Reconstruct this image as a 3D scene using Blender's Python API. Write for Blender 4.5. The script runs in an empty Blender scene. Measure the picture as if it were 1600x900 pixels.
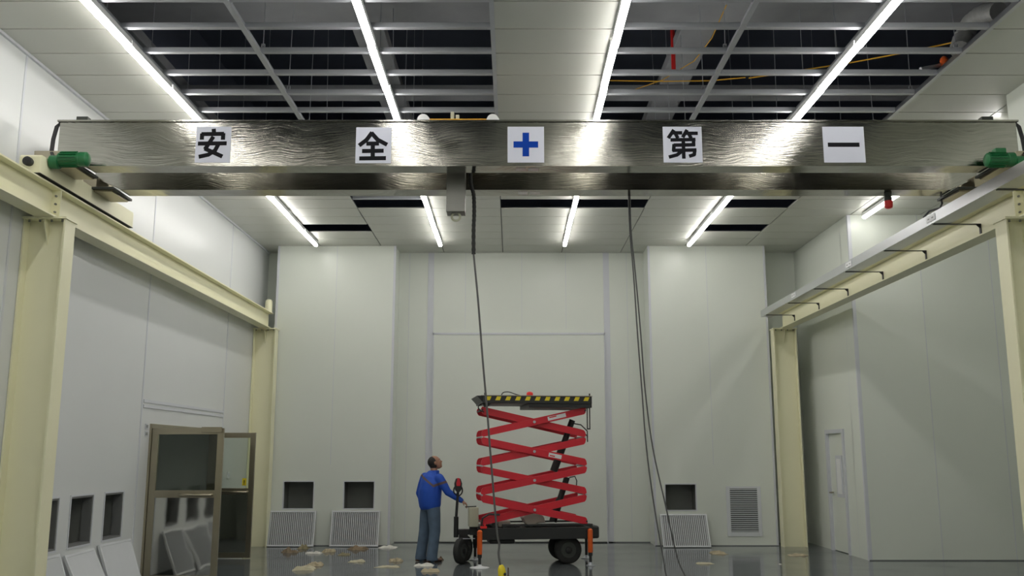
import bpy, math, random
from mathutils import Vector, Matrix, noise
R = math.radians
S = bpy.context.scene
COL = S.collection
random.seed(7)

# ---------------------------------------------------------------- camera, world, exposure
EYE = 1.72; PITCH = R(10.09); FPX = 1450.0
cam_d = bpy.data.cameras.new('camera'); cam = bpy.data.objects.new('camera', cam_d); COL.objects.link(cam)
cam_d.sensor_width = 36; cam_d.lens = FPX / 1600 * 36; cam_d.clip_end = 200
cam.location = (0, 0, EYE); cam.rotation_euler = (math.pi / 2 + PITCH, 0, 0)
S.camera = cam
w = bpy.data.worlds.new('world'); S.world = w; w.use_nodes = True
w.node_tree.nodes['Background'].inputs[0].default_value = (.5, .55, .6, 1)
w.node_tree.nodes['Background'].inputs[1].default_value = .01
S.view_settings.view_transform = 'Standard'; S.view_settings.look = 'None'
S.view_settings.gamma = 1; S.view_settings.use_curve_mapping = False
S.view_settings.exposure = 0.30
LAMP = 20.0
S.cycles.max_bounces = 8; S.cycles.diffuse_bounces = 5; S.cycles.glossy_bounces = 4
S.cycles.sample_clamp_indirect = 8

CP, SP = math.cos(PITCH), math.sin(PITCH)
def ray(x, y):
    u = (x - 800) / FPX; v = (450 - y) / FPX
    return Vector((u, CP - v * SP, SP + v * CP))
def atY(x, y, Y):          # a point measured in the photo at a known distance Y
    d = ray(x, y); t = Y / d.y
    return Vector((d.x * t, Y, EYE + d.z * t))
def atZ(x, y, z):          # a point measured in the photo at a known height
    d = ray(x, y); t = (z - EYE) / d.z
    return Vector((d.x * t, d.y * t, z))

# ---------------------------------------------------------------- materials
def mat(name, col, rough=.5, metal=0, coat=0, noise_amt=0, nscale=8, bump=0, bscale=60, stretch=(1, 1, 1), emit=0, alpha=None, spec=.5):
    m = bpy.data.materials.new(name); m.use_nodes = True
    nt = m.node_tree; b = nt.nodes['Principled BSDF']
    b.inputs['Base Color'].default_value = (*col, 1)
    b.inputs['Roughness'].default_value = rough; b.inputs['Metallic'].default_value = metal
    b.inputs['Coat Weight'].default_value = coat; b.inputs['Specular IOR Level'].default_value = spec
    tc = nt.nodes.new('ShaderNodeTexCoord'); mp = nt.nodes.new('ShaderNodeMapping')
    mp.inputs['Scale'].default_value = stretch
    nt.links.new(tc.outputs['Object'], mp.inputs['Vector'])
    if noise_amt:
        n = nt.nodes.new('ShaderNodeTexNoise'); n.inputs['Scale'].default_value = nscale; n.inputs['Detail'].default_value = 4
        nt.links.new(mp.outputs[0], n.inputs['Vector'])
        mx = nt.nodes.new('ShaderNodeMix'); mx.data_type = 'RGBA'
        mx.inputs[6].default_value = (*[c * (1 - noise_amt) for c in col], 1)
        mx.inputs[7].default_value = (*[min(1, c * (1 + noise_amt)) for c in col], 1)
        nt.links.new(n.outputs[0], mx.inputs[0]); nt.links.new(mx.outputs[2], b.inputs['Base Color'])
    if bump:
        n2 = nt.nodes.new('ShaderNodeTexNoise'); n2.inputs['Scale'].default_value = bscale; n2.inputs['Detail'].default_value = 3
        nt.links.new(mp.outputs[0], n2.inputs['Vector'])
        bp = nt.nodes.new('ShaderNodeBump'); bp.inputs['Strength'].default_value = bump; bp.inputs['Distance'].default_value = .01
        nt.links.new(n2.outputs[0], bp.inputs['Height']); nt.links.new(bp.outputs[0], b.inputs['Normal'])
    if emit:
        b.inputs['Emission Color'].default_value = (*col, 1); b.inputs['Emission Strength'].default_value = emit
    return m

M = {}
M['wall'] = mat('wall_panel_paint', (.68, .715, .655), .33, bump=.03, bscale=1.2, noise_amt=.02, nscale=1.5)
M['wallL'] = mat('wall_panel_paint_lilac', (.64, .66, .66), .3, bump=.03, bscale=1.2, noise_amt=.02, nscale=1.5)
M['ceil'] = mat('ceiling_panel_paint', (.56, .57, .52), .36, noise_amt=.03, nscale=2)
M['seam'] = mat('seam_strip', (.60, .62, .66), .4, noise_amt=.03)
M['seamdark'] = mat('seam_gap', (.16, .17, .17), .6, noise_amt=.05)
M['cream'] = mat('cream_steel_paint', (.80, .78, .55), .38, noise_amt=.03, nscale=3, bump=.03, bscale=30)
M['alu'] = mat('aluminium', (.60, .61, .63), .3, 1, noise_amt=.08, nscale=6, stretch=(1, .1, 1))
M['galv'] = mat('galvanised_bar', (.50, .52, .56), .42, .5, noise_amt=.08, nscale=5)
M['concrete'] = mat('concrete', (.31, .32, .34), .9, noise_amt=.2, nscale=2.5, bump=.2, bscale=30)
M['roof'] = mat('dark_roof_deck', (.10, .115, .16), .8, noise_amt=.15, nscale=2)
M['dark'] = mat('dark_duct_metal', (.20, .21, .195), .6, noise_amt=.1, nscale=5)
M['liner'] = mat('vent_liner', (.16, .165, .165), .6, noise_amt=.08)
M['black'] = mat('black_paint', (.018, .019, .02), .42, noise_amt=.1)
M['rubber'] = mat('black_rubber', (.025, .026, .025), .75, noise_amt=.3, nscale=12, bump=.2)
M['hub'] = mat('dirty_hub', (.06, .065, .06), .6, .3, noise_amt=.3)
M['red'] = mat('red_steel_paint', (.64, .018, .035), .4, noise_amt=.1, nscale=4)
M['redp'] = mat('red_plastic', (.75, .03, .03), .3, noise_amt=.04)
M['orange'] = mat('orange_paint', (.80, .13, .02), .4, noise_amt=.06)
M['yellow'] = mat('yellow_paint', (.78, .62, .02), .45, noise_amt=.05)
M['yellowc'] = mat('yellow_cable', (.75, .42, .03), .5, noise_amt=.05)
M['green'] = mat('green_motor_paint', (.01, .14, .045), .35, noise_amt=.12, nscale=12)
M['white'] = mat('white_plastic', (.78, .79, .80), .4, noise_amt=.02)
M['paper'] = mat('white_paper_sign', (.66, .68, .78), .6, noise_amt=.015, nscale=3)
M['ink'] = mat('dark_ink', (.012, .012, .015), .7, spec=.1, noise_amt=.05)
M['blueink'] = mat('blue_ink', (.005, .05, .36), .6, spec=.1, noise_amt=.05)
M['sheet'] = mat('white_sheet_metal', (.66, .67, .70), .4, noise_amt=.03)
M['grillep'] = mat('white_grille_paint', (.62, .64, .66), .4, noise_amt=.03)
M['cable'] = mat('black_cable', (.03, .03, .033), .55, noise_amt=.1)
M['gcable'] = mat('grey_cable', (.10, .10, .10), .55, noise_amt=.1)
M['box'] = mat('pale_tank_plastic', (.50, .50, .38), .5, noise_amt=.05)
M['hood'] = mat('beige_motor_cover', (.42, .38, .33), .5, noise_amt=.1)
M['skin'] = mat('skin', (.38, .20, .13), .55, noise_amt=.08, nscale=20)
M['hair'] = mat('black_hair', (.02, .017, .015), .7, bump=.4, bscale=150, noise_amt=.2)
M['denim'] = mat('denim', (.10, .15, .22), .85, noise_amt=.3, nscale=9, bump=.3, bscale=40)
M['shoe'] = mat('brown_shoe', (.10, .06, .045), .6, noise_amt=.2)
M['steel'] = mat('stainless_sheet', (.50, .48, .42), .22, 1, noise_amt=.08, nscale=3, bump=.15, bscale=5)
M['steelbr'] = mat('stainless_frame', (.42, .38, .29), .33, 1, noise_amt=.08, nscale=3)
M['ducti'] = mat('duct_insulation', (.42, .43, .42), .5, .3, noise_amt=.25, nscale=12, bump=.6, bscale=20)

# stainless mirror kick plate: warped reflections
def mirror():
    m = mat('stainless_mirror', (.62, .62, .58), .07, 1)
    nt = m.node_tree; b = nt.nodes['Principled BSDF']
    tc = nt.nodes['Texture Coordinate']; n = nt.nodes.new('ShaderNodeTexNoise'); n.inputs['Scale'].default_value = 2.2
    bp = nt.nodes.new('ShaderNodeBump'); bp.inputs['Strength'].default_value = .12; bp.inputs['Distance'].default_value = .03
    nt.links.new(tc.outputs['Object'], n.inputs[0]); nt.links.new(n.outputs[0], bp.inputs['Height']); nt.links.new(bp.outputs[0], b.inputs['Normal'])
    return m
M['mirror'] = mirror()
M['bracket'] = mat('dull_bracket_steel', (.20, .20, .185), .38, .9, noise_amt=.1, nscale=6)

# hand-ground stainless plate of the crane: arcs of scratches, each patch with its own grain
def ground_steel():
    m = bpy.data.materials.new('ground_stainless'); m.use_nodes = True
    nt = m.node_tree; N = nt.nodes.new; L = nt.links.new; b = nt.nodes['Principled BSDF']
    b.inputs['Metallic'].default_value = 1
    tc = N('ShaderNodeTexCoord')
    warp = N('ShaderNodeTexNoise'); warp.inputs['Scale'].default_value = 1.6; warp.inputs['Detail'].default_value = 1; L(tc.outputs['Object'], warp.inputs[0])
    add = N('ShaderNodeMix'); add.data_type = 'VECTOR'; add.blend_type = 'LINEAR_LIGHT' if False else 'MIX'
    vm = N('ShaderNodeVectorMath'); vm.operation = 'SCALE'; vm.inputs[3].default_value = .32; L(warp.outputs[1], vm.inputs[0])
    va = N('ShaderNodeVectorMath'); va.operation = 'ADD'; L(tc.outputs['Object'], va.inputs[0]); L(vm.outputs[0], va.inputs[1])
    mp = N('ShaderNodeMapping'); mp.inputs['Scale'].default_value = (2.4, 2.4, 48); L(va.outputs[0], mp.inputs[0])
    s1 = N('ShaderNodeTexNoise'); s1.inputs['Scale'].default_value = 1.6; s1.inputs['Detail'].default_value = 5; L(mp.outputs[0], s1.inputs[0])
    bp = N('ShaderNodeBump'); bp.inputs['Strength'].default_value = .26; bp.inputs['Distance'].default_value = .006; L(s1.outputs[0], bp.inputs['Height'])
    big = N('ShaderNodeTexNoise'); big.inputs['Scale'].default_value = 2.2; big.inputs['Detail'].default_value = 3; L(tc.outputs['Object'], big.inputs[0])
    bp2 = N('ShaderNodeBump'); bp2.inputs['Strength'].default_value = .10; bp2.inputs['Distance'].default_value = .04; L(big.outputs[0], bp2.inputs['Height']); L(bp.outputs[0], bp2.inputs['Normal'])
    L(bp2.outputs[0], b.inputs['Normal'])
    rr = N('ShaderNodeMapRange'); rr.inputs[1].default_value = .3; rr.inputs[2].default_value = .7; rr.inputs[3].default_value = .06; rr.inputs[4].default_value = .20; L(big.outputs[0], rr.inputs[0]); L(rr.outputs[0], b.inputs['Roughness'])
    cr = N('ShaderNodeMix'); cr.data_type = 'RGBA'; cr.inputs[6].default_value = (.25, .246, .218, 1); cr.inputs[7].default_value = (.46, .453, .41, 1); L(s1.outputs[0], cr.inputs[0]); L(cr.outputs[2], b.inputs['Base Color'])
    nt.nodes.remove(add)
    return m
M['ground'] = ground_steel()

def floor_mat():
    m = mat('epoxy_floor', (.115, .13, .135), .09, spec=.6)
    nt = m.node_tree; b = nt.nodes['Principled BSDF']; tc = nt.nodes['Texture Coordinate']
    n = nt.nodes.new('ShaderNodeTexNoise'); n.inputs['Scale'].default_value = 1.1; n.inputs['Detail'].default_value = 5
    nt.links.new(tc.outputs['Object'], n.inputs[0])
    mr = nt.nodes.new('ShaderNodeMapRange'); mr.inputs[1].default_value = .35; mr.inputs[2].default_value = .75; mr.inputs[3].default_value = .05; mr.inputs[4].default_value = .2
    nt.links.new(n.outputs[0], mr.inputs[0]); nt.links.new(mr.outputs[0], b.inputs['Roughness'])
    n2 = nt.nodes.new('ShaderNodeTexNoise'); n2.inputs['Scale'].default_value = 3
    bp = nt.nodes.new('ShaderNodeBump'); bp.inputs['Strength'].default_value = .04; bp.inputs['Distance'].default_value = .02
    nt.links.new(tc.outputs['Object'], n2.inputs[0]); nt.links.new(n2.outputs[0], bp.inputs['Height']); nt.links.new(bp.outputs[0], b.inputs['Normal'])
    return m
M['floor'] = floor_mat()
def glass_mat():
    m = bpy.data.materials.new('door_glass'); m.use_nodes = True; nt = m.node_tree
    nt.nodes.remove(nt.nodes['Principled BSDF'])
    g = nt.nodes.new('ShaderNodeBsdfGlossy'); g.inputs['Roughness'].default_value = .02
    t = nt.nodes.new('ShaderNodeBsdfTransparent'); t.inputs[0].default_value = (.84, .88, .85, 1)
    f = nt.nodes.new('ShaderNodeFresnel'); f.inputs[0].default_value = 1.5
    x = nt.nodes.new('ShaderNodeMixShader'); nt.links.new(f.outputs[0], x.inputs[0]); nt.links.new(t.outputs[0], x.inputs[1]); nt.links.new(g.outputs[0], x.inputs[2])
    nt.links.new(x.outputs[0], nt.nodes['Material Output'].inputs[0]); return m
M['glass'] = glass_mat()
M['lamp'] = mat('lit_diffuser', (1, .97, .93), .4, emit=LAMP)
def jacket_mat():
    m = mat('blue_jacket_cloth', (.015, .085, .50), .7, noise_amt=.15, nscale=8, bump=.35, bscale=14)
    nt = m.node_tree; N = nt.nodes.new; L = nt.links.new; b = nt.nodes['Principled BSDF']
    tc = nt.nodes['Texture Coordinate']; sx = N('ShaderNodeSeparateXYZ'); L(tc.outputs['Object'], sx.inputs[0])
    def mth(op, a, bb):
        n = N('ShaderNodeMath'); n.operation = op
        for k, q in ((0, a), (1, bb)):
            if isinstance(q, (int, float)): n.inputs[k].default_value = q
            else: L(q, n.inputs[k])
        return n.outputs[0]
    dx = mth('SUBTRACT', sx.outputs[0], .06)
    line = mth('ADD', mth('MAXIMUM', mth('MULTIPLY', dx, -.75), mth('MULTIPLY', dx, .33)), 1.20)
    d = mth('ABSOLUTE', mth('SUBTRACT', sx.outputs[2], line), 0)
    inside = mth('LESS_THAN', d, .021)
    old = b.inputs['Base Color'].links[0].from_socket
    mx = N('ShaderNodeMix'); mx.data_type = 'RGBA'; mx.inputs[7].default_value = (.13, .09, .10, 1)
    L(inside, mx.inputs[0]); L(old, mx.inputs[6]); L(mx.outputs[2], b.inputs['Base Color'])
    return m
M['jacket'] = jacket_mat()

# ---------------------------------------------------------------- helpers
def wloc(o):
    v = Vector((0, 0, 0))
    while o is not None: v += o.location; o = o.parent
    return v
class MB:
    def __init__(s): s.v = []; s.f = []; s.mi = []; s.cur = 0
    def add(s, vs, fs):
        o = len(s.v); s.v += [Vector(p) for p in vs]
        for f in fs: s.f.append([i + o for i in f]); s.mi.append(s.cur)
        return s
    def box(s, x0, x1, y0, y1, z0, z1):
        vs = [(x, y, z) for x in (x0, x1) for y in (y0, y1) for z in (z0, z1)]
        return s.add(vs, [(0, 1, 3, 2), (4, 6, 7, 5), (0, 4, 5, 1), (2, 3, 7, 6), (0, 2, 6, 4), (1, 5, 7, 3)])
    def obox(s, c, size, rot):
        c = Vector(c); h = Vector(size) / 2
        vs = [c + rot @ Vector((a * h.x, b * h.y, d * h.z)) for a in (-1, 1) for b in (-1, 1) for d in (-1, 1)]
        return s.add(vs, [(0, 1, 3, 2), (4, 6, 7, 5), (0, 4, 5, 1), (2, 3, 7, 6), (0, 2, 6, 4), (1, 5, 7, 3)])
    def prism(s, pts, ax, a, b):
        # pts: 2D outline; ax: extrusion axis; a..b extent
        def mk(p, t):
            return {'x': (t, p[0], p[1]), 'y': (p[0], t, p[1]), 'z': (p[0], p[1], t)}[ax]
        n = len(pts); vs = [mk(p, a) for p in pts] + [mk(p, b) for p in pts]
        fs = [list(range(n))[::-1], list(range(n, 2 * n))] + [(i, (i + 1) % n, n + (i + 1) % n, n + i) for i in range(n)]
        return s.add(vs, fs)
    def cyl(s, p0, p1, r0, r1=None, n=16):
        return s.tube([p0, p1], [r0, r0 if r1 is None else r1], n)
    def tube(s, pts, r, n=8, closed=False):
        pts = [Vector(p) for p in pts]; k = len(pts)
        if not isinstance(r, (list, tuple)): r = [r] * k
        up = None; rings = []
        for i, p in enumerate(pts):
            a = pts[(i - 1) % k] if (closed or i > 0) else p; c = pts[(i + 1) % k] if (closed or i < k - 1) else p
            t = (c - a).normalized()
            if up is None: up = t.orthogonal().normalized()
            up = (up - t * up.dot(t)).normalized(); sd = t.cross(up)
            rings.append([p + (up * math.cos(q) + sd * math.sin(q)) * r[i] for q in [2 * math.pi * j / n for j in range(n)]])
        vs = [q for g in rings for q in g]; fs = []
        for i in range(k if closed else k - 1):
            j2 = (i + 1) % k
            for j in range(n): fs.append((i * n + j, i * n + (j + 1) % n, j2 * n + (j + 1) % n, j2 * n + j))
        if not closed: fs += [list(range(n))[::-1], [(k - 1) * n + j for j in range(n)]]
        return s.add(vs, fs)
    def lathe(s, c, ax, prof, n=28):
        # prof: list of (t along axis, radius)
        ax = Vector(ax).normalized(); u = ax.orthogonal().normalized(); v = ax.cross(u); c = Vector(c)
        vs = []; fs = []
        for t, r in prof:
            for j in range(n):
                q = 2 * math.pi * j / n; vs.append(c + ax * t + (u * math.cos(q) + v * math.sin(q)) * max(r, 1e-4))
        for i in range(len(prof) - 1):
            for j in range(n): fs.append((i * n + j, i * n + (j + 1) % n, (i + 1) * n + (j + 1) % n, (i + 1) * n + j))
        fs += [list(range(n))[::-1], [(len(prof) - 1) * n + j for j in range(n)]]
        return s.add(vs, fs)
    def loft(s, rings, n=20):
        # rings: (centre, radius a, radius b, direction a, direction b)
        vs = []; fs = []
        for c, ra, rb, da, db in rings:
            for j in range(n):
                q = 2 * math.pi * j / n; vs.append(Vector(c) + Vector(da) * math.cos(q) * ra + Vector(db) * math.sin(q) * rb)
        k = len(rings)
        for i in range(k - 1):
            for j in range(n): fs.append((i * n + j, i * n + (j + 1) % n, (i + 1) * n + (j + 1) % n, (i + 1) * n + j))
        fs += [list(range(n))[::-1], [(k - 1) * n + j for j in range(n)]]
        return s.add(vs, fs)
    def ball(s, c, rx, ry, rz, rot=None, n=16):
        c = Vector(c); rot = rot or Matrix.Identity(3); rings = []; vs = []; fs = []
        m = n // 2
        for i in range(m + 1):
            th = math.pi * i / m
            for j in range(n):
                q = 2 * math.pi * j / n
                vs.append(c + rot @ Vector((rx * math.sin(th) * math.cos(q), ry * math.sin(th) * math.sin(q), rz * math.cos(th) + (1e-5 * j if i in (0, m) else 0))))
        for i in range(m):
            for j in range(n): fs.append((i * n + j, i * n + (j + 1) % n, (i + 1) * n + (j + 1) % n, (i + 1) * n + j))
        return s.add(vs, fs)
    def build(s, name, m, parent=None, bev=0, smooth=False, local=False, remesh=0, sm_it=0, recalc=True):
        off = Vector((0, 0, 0)) if (local or parent is None) else wloc(parent)
        me = bpy.data.meshes.new(name); me.from_pydata([tuple(p - off) for p in s.v], [], s.f)
        ms = m if isinstance(m, (list, tuple)) else [m]
        for q in ms: me.materials.append(q)
        for p, i in zip(me.polygons, s.mi): p.material_index = i
        if recalc:
            import bmesh
            bm = bmesh.new(); bm.from_mesh(me); bmesh.ops.recalc_face_normals(bm, faces=bm.faces); bm.to_mesh(me); bm.free()
        o = bpy.data.objects.new(name, me); COL.objects.link(o)
        if parent is not None: o.parent = parent
        if remesh:
            r = o.modifiers.new('r', 'REMESH'); r.mode = 'VOXEL'; r.voxel_size = remesh; r.use_smooth_shade = True
            if sm_it:
                q = o.modifiers.new('s', 'SMOOTH'); q.factor = .5; q.iterations = sm_it
        if bev:
            b = o.modifiers.new('b', 'BEVEL'); b.width = bev; b.segments = 2; b.limit_method = 'ANGLE'
        if smooth:
            for p in me.polygons: p.use_smooth = True
            if not remesh:
                try: me.set_sharp_from_angle(angle=R(40))
                except Exception: pass
        return o
def tag(o, label, cat, group=None, kind=None):
    o['label'] = label; o['category'] = cat
    if group: o['group'] = group
    if kind: o['kind'] = kind
    return o
def thing(name, label, cat, loc, group=None, rz=0):
    o = bpy.data.objects.new(name, None); COL.objects.link(o); o.location = loc; o.rotation_euler = (0, 0, rz); o.empty_display_size = .1
    return tag(o, label, cat, group)
def struct(name, mb, m, parent=None, **k):
    o = mb.build(name, m, parent, **k); o['kind'] = 'structure'; return o
def copy_tree(o, parent=None):
    c = o.copy(); COL.objects.link(c)
    if parent is not None: c.parent = parent
    for ch in [q for q in o.children]: copy_tree(ch, c)
    return c
def rz(a): return Matrix.Rotation(a, 3, 'Z')
def rx(a): return Matrix.Rotation(a, 3, 'X')
def ry(a): return Matrix.Rotation(a, 3, 'Y')

# ================================================================ ROOM SHELL
CH = 5.78                      # ceiling height
XL, XR, YB, YF = -5.0, 5.8, -2.8, 18.7
XN = 5.7; YN = 10.15; XF = 9.2; YFACE = 15.6
struct('floor', MB().box(XL - 3.5, XF + .2, YB - .2, YF + .2, -.2, 0), M['floor'])

def holed(mb, axis, c0, c1, a0, a1, z0, z1, holes):
    """a wall slab between c0..c1 on its thin axis, a0..a1 long, with rectangular holes (a0,a1,z0,z1)"""
    A = sorted({a0, a1, *[h[0] for h in holes], *[h[1] for h in holes]}); Z = sorted({z0, z1, *[h[2] for h in holes], *[h[3] for h in holes]})
    for i in range(len(A) - 1):
        # merge vertically where no hole
        j = 0
        while j < len(Z) - 1:
            am = (A[i] + A[i + 1]) / 2
            hole = lambda k: any(h[0] < am < h[1] and h[2] < (Z[k] + Z[k + 1]) / 2 < h[3] for h in holes)
            if hole(j): j += 1; continue
            k = j
            while k < len(Z) - 1 and not hole(k): k += 1
            if axis == 'x': mb.box(c0, c1, A[i], A[i + 1], Z[j], Z[k])
            else: mb.box(A[i], A[i + 1], c0, c1, Z[j], Z[k])
            j = k
    return mb
VL = [(9.93, 10.49, .67, 1.23), (10.78, 11.35, .67, 1.23), (11.67, 12.22, .67, 1.23)]
DOORL = (12.95, 15.95, 0, 2.12)
PT = 8.6   # the structure goes on above the ceiling
wl = struct('wall_left', holed(MB(), 'x', XL - .12, XL, YB, YF, 0, CH + .02, VL + [DOORL]), M['wallL'])
struct('wall_front', MB().box(XL - .12, XR + .12, YF, YF + .12, 0, CH + .02), M['wall'])
struct('wall_back', MB().box(XL - .12, XF + .1, YB - .12, YB, 0, CH + .02), M['wall'])
struct('wall_right', MB().box(XN, XN + .15, YB, YN, 0, CH + .02), M['wall'])
wr = struct('wall_right_recess', MB().box(XN + .15, XF, YN - .12, YN, 0, CH + .02).box(XF, XF + .12, YN, YFACE + .12, 0, CH + .02).box(XR, XF, YFACE, YFACE + .12, 0, CH + .02), M['wall'])
struct('wall_right_far', holed(MB(), 'x', XR, XR + .12, YFACE + .12, YF, 0, CH + .02, [(16.42, 17.32, 0, 2.12)]), M['wall'])
# pillars boxed out from the front wall
PY = 18.05
VA = [(-4.36, -3.76, .67, 1.20), (-3.21, -2.61, .67, 1.20)]
pl = struct('wall_front_pillar_left', holed(MB(), 'y', PY, PY + .06, -4.65, -2.31, 0, CH + .01, VA).box(-4.65, -4.59, PY + .06, YF, 0, CH + .01).box(-2.37, -2.31, PY + .06, YF, 0, CH + .01), M['wall'])
VBH = [(2.90, 3.51, .64, 1.15)]
pr = struct('wall_front_pillar_right', holed(MB(), 'y', PY, PY + .06, 2.70, 5.02, 0, CH + .01, VBH).box(2.70, 2.76, PY + .06, YF, 0, CH + .01).box(4.96, 5.02, PY + .06, YF, 0, CH + .01), M['wall'])
# duct recesses behind the square openings
def recess_x(name, h, parent):
    a, b, c, d = h; x1 = XL - .12; x0 = x1 - .5
    m = MB().box(x0, x1, a - .02, a, c - .02, d + .02).box(x0, x1, b, b + .02, c - .02, d + .02).box(x0, x1, a, b, c - .02, c).box(x0, x1, a, b, d, d + .02).box(x0 - .02, x0, a - .02, b + .02, c - .02, d + .02)
    struct('vent_recess', m, M['dark'], parent)
    e = .022; f = MB().box(XL - .119, XL - .001, a, a + e, c, d).box(XL - .119, XL - .001, b - e, b, c, d).box(XL - .119, XL - .001, a + e, b - e, c, c + e).box(XL - .119, XL - .001, a + e, b - e, d - e, d)
    struct('vent_liner', f, M['liner'], parent)
    f = MB(); e = .02
    f.box(XL, XL + .008, a - e, a, c - e, d + e).box(XL, XL + .008, b, b + e, c - e, d + e).box(XL, XL + .008, a, b, c - e, c).box(XL, XL + .008, a, b, d, d + e)
    struct('vent_frame', f, M['seam'], parent)
def recess_y(h, parent):
    a, b, c, d = h; y0 = PY + .06; y1 = y0 + .42
    m = MB().box(a - .02, a, y0, y1, c - .02, d + .02).box(b, b + .02, y0, y1, c - .02, d + .02).box(a, b, y0, y1, c - .02, c).box(a, b, y0, y1, d, d + .02).box(a - .02, b + .02, y1, y1 + .02, c - .02, d + .02)
    struct('vent_recess', m, M['dark'], parent)
    e = .018; f = MB().box(a, a + e, PY - .005, y0, c, d).box(b - e, b, PY - .005, y0, c, d).box(a + e, b - e, PY - .005, y0, c, c + e).box(a + e, b - e, PY - .005, y0, d - e, d)
    struct('vent_frame', f, M['seam'], parent)
for h in VL: recess_x('v', h, wl)
for h in VA: recess_y(h, pl)
for h in VBH: recess_y(h, pr)
# the unlit room behind the left doorway
struct('wall_side_room', MB().box(XL - 3.2, XL - 3.1, 11.9, 16.9, 0, 2.9).box(XL - 3.1, XL - .62, 11.9, 12.0, 0, 2.9).box(XL - 3.1, XL - .12, 16.8, 16.9, 0, 2.9).box(XL - 3.1, XL - .12, 12.3, 16.8, 2.8, 2.9).box(XL - .62, XL - .12, 12.3, 12.36, 0, 2.9), M['wall'])

# seams and trims
def seam_x(X, y, z0, z1, sgn, n):   # vertical seam on a wall facing +-x
    m = MB().box(min(X, X + sgn * .006), max(X, X + sgn * .006), y - .018, y + .018, z0, z1)
    struct('trim_%d' % n, m, M['seam'])
k = 1
for y in (9.0, 12.62, 16.2): seam_x(XL, y, 0, CH, 1, k); k += 1
for y in (5.4, 1.8): seam_x(XL, y, 0, CH, 1, k); k += 1
struct('trim_%d' % k, MB().box(XL, XL + .012, 12.66, 16.18, 2.33, 2.37).box(XL, XL + .012, 12.66, 16.18, 2.40, 2.44), M['seam']); k += 1
for x in (-1.66, 1.93):
    struct('trim_%d' % k, MB().box(x - .06, x + .06, YF - .012, YF, 0, CH), M['seam']); k += 1
for x, z0 in ((-2.1, 0), (.2, 4.2), (-.95, 4.2), (1.1, 4.2), (2.35, 0)):
    struct('trim_%d' % k, MB().box(x - .004, x + .004, YF - .003, YF, z0, CH), M['seam']); k += 1
for x in (-3.47,): struct('trim_%d' % k, MB().box(x - .004, x + .004, PY - .003, PY, 1.5, CH), M['seam']); k += 1
for x in (3.85,): struct('trim_%d' % k, MB().box(x - .004, x + .004, PY - .003, PY, 1.5, CH), M['seam']); k += 1
for x0, x1 in ((-4.655, -4.61), (-2.35, -2.305), (2.695, 2.735), (4.985, 5.025)):   # corner profiles
    struct('trim_%d' % k, MB().box(x0, x1, PY - .006, PY + .04, 0, CH), M['seam']); k += 1
struct('trim_%d' % k, MB().box(XR - .006, XR + .05, YFACE - .006, YFACE + .04, 0, CH), M['seam']); k += 1
struct('trim_%d' % k, MB().box(XR, XR + .006, 16.0, 16.01, 0, CH), M['seam']); k += 1
for x in (7.0, 8.2): struct('trim_%d' % k, MB().box(x - .005, x + .005, YFACE - .004, YFACE, 0, CH), M['seam']); k += 1
# perimeter cove where walls meet floor / ceiling
struct('baseboard_left', MB().box(XL, XL + .012, YB, 12.9, 0, .05).box(XL, XL + .012, 16.0, YF, 0, .03), M['seamdark'])
struct('baseboard_front', MB().box(-2.3, 2.7, YF - .012, YF, 0, .018).box(-4.65, -2.31, PY - .012, PY, 0, .014).box(2.7, 5.02, PY - .012, PY, 0, .014), M['seamdark'])
struct('baseboard_right', MB().box(XR, XF, YFACE - .012, YFACE, 0, .015), M['seamdark'])
struct('trim_%d' % k, MB().box(XL, XL + .03, YB, YF, CH - .03, CH - .001), M['seam']); k += 1

# big flush door in the recess
dm = struct('door_1', MB().box(-1.58, 1.86, YF - .04, YF, .02, 4.08), M['wall'], bev=.004)
struct('door_frame', MB().box(-1.60, -1.58, YF - .05, YF, 0, 4.12).box(1.86, 1.88, YF - .05, YF, 0, 4.12).box(-1.60, 1.88, YF - .05, YF, 4.08, 4.12), M['seam'], dm)
# narrow door on the far right
d2 = struct('door_2', MB().box(XR + .02, XR + .06, 16.47, 17.27, .01, 2.07), M['wall'])
struct('door_frame', MB().box(XR - .03, XR + .12, 16.40, 16.47, 0, 2.14).box(XR - .03, XR + .12, 17.27, 17.34, 0, 2.14).box(XR - .03, XR + .12, 16.47, 17.27, 2.07, 2.14), M['seam'], d2)
struct('door_window', MB().box(XR + .005, XR + .018, 16.62, 16.95, .95, 1.68), M['seam'], d2)
struct('door_pane', MB().box(XR - .002, XR + .004, 16.68, 16.89, 1.01, 1.62), M['white'], d2)
h = MB().cyl((XR + .02, 17.18, 1.02), (XR - .05, 17.18, 1.02), .012, n=10).cyl((XR - .05, 17.19, 1.02), (XR - .05, 17.07, 1.02), .011, n=10)
struct('door_handle', h, M['steelbr'], d2, smooth=True)

# ================================================================ CEILING
X0, DX, Y0, DY = -5.02, 1.208, 7.88, .56
cx = [X0 + DX * i for i in range(13)]; ry_ = lambda i: Y0 + DY * i
def is_open(c, r):
    if c in (1, 2, 3, 5, 6, 7) and -3 <= r <= 10: return True
    return (c, r) in {(2, 11), (2, 12), (4, 12), (5, 12), (7, 12), (1, 15), (7, 15)}
cm = MB()
g = .009
for r in range(-20, 20):
    for c in range(0, 12):
        ya, yb = max(ry_(r), YB), min(ry_(r + 1), YF)
        if yb - ya < .02 or is_open(c, r): continue
        xa, xb = cx[c], cx[c + 1]
        if c >= 9 and (yb < YN or ya > YFACE): continue
        if c == 0: xa = XL
        if c == 8 and (ya > YFACE): xb = XR
        if c == 11: xb = min(xb, XF)
        if xb <= xa: continue
        cm.box(xa + g, xb - g, ya + g, yb - g, CH, CH + .012)
        cm.cur = 1; cm.box(xa, xb, ya, yb, CH + .012, CH + .02); cm.cur = 0
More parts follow.
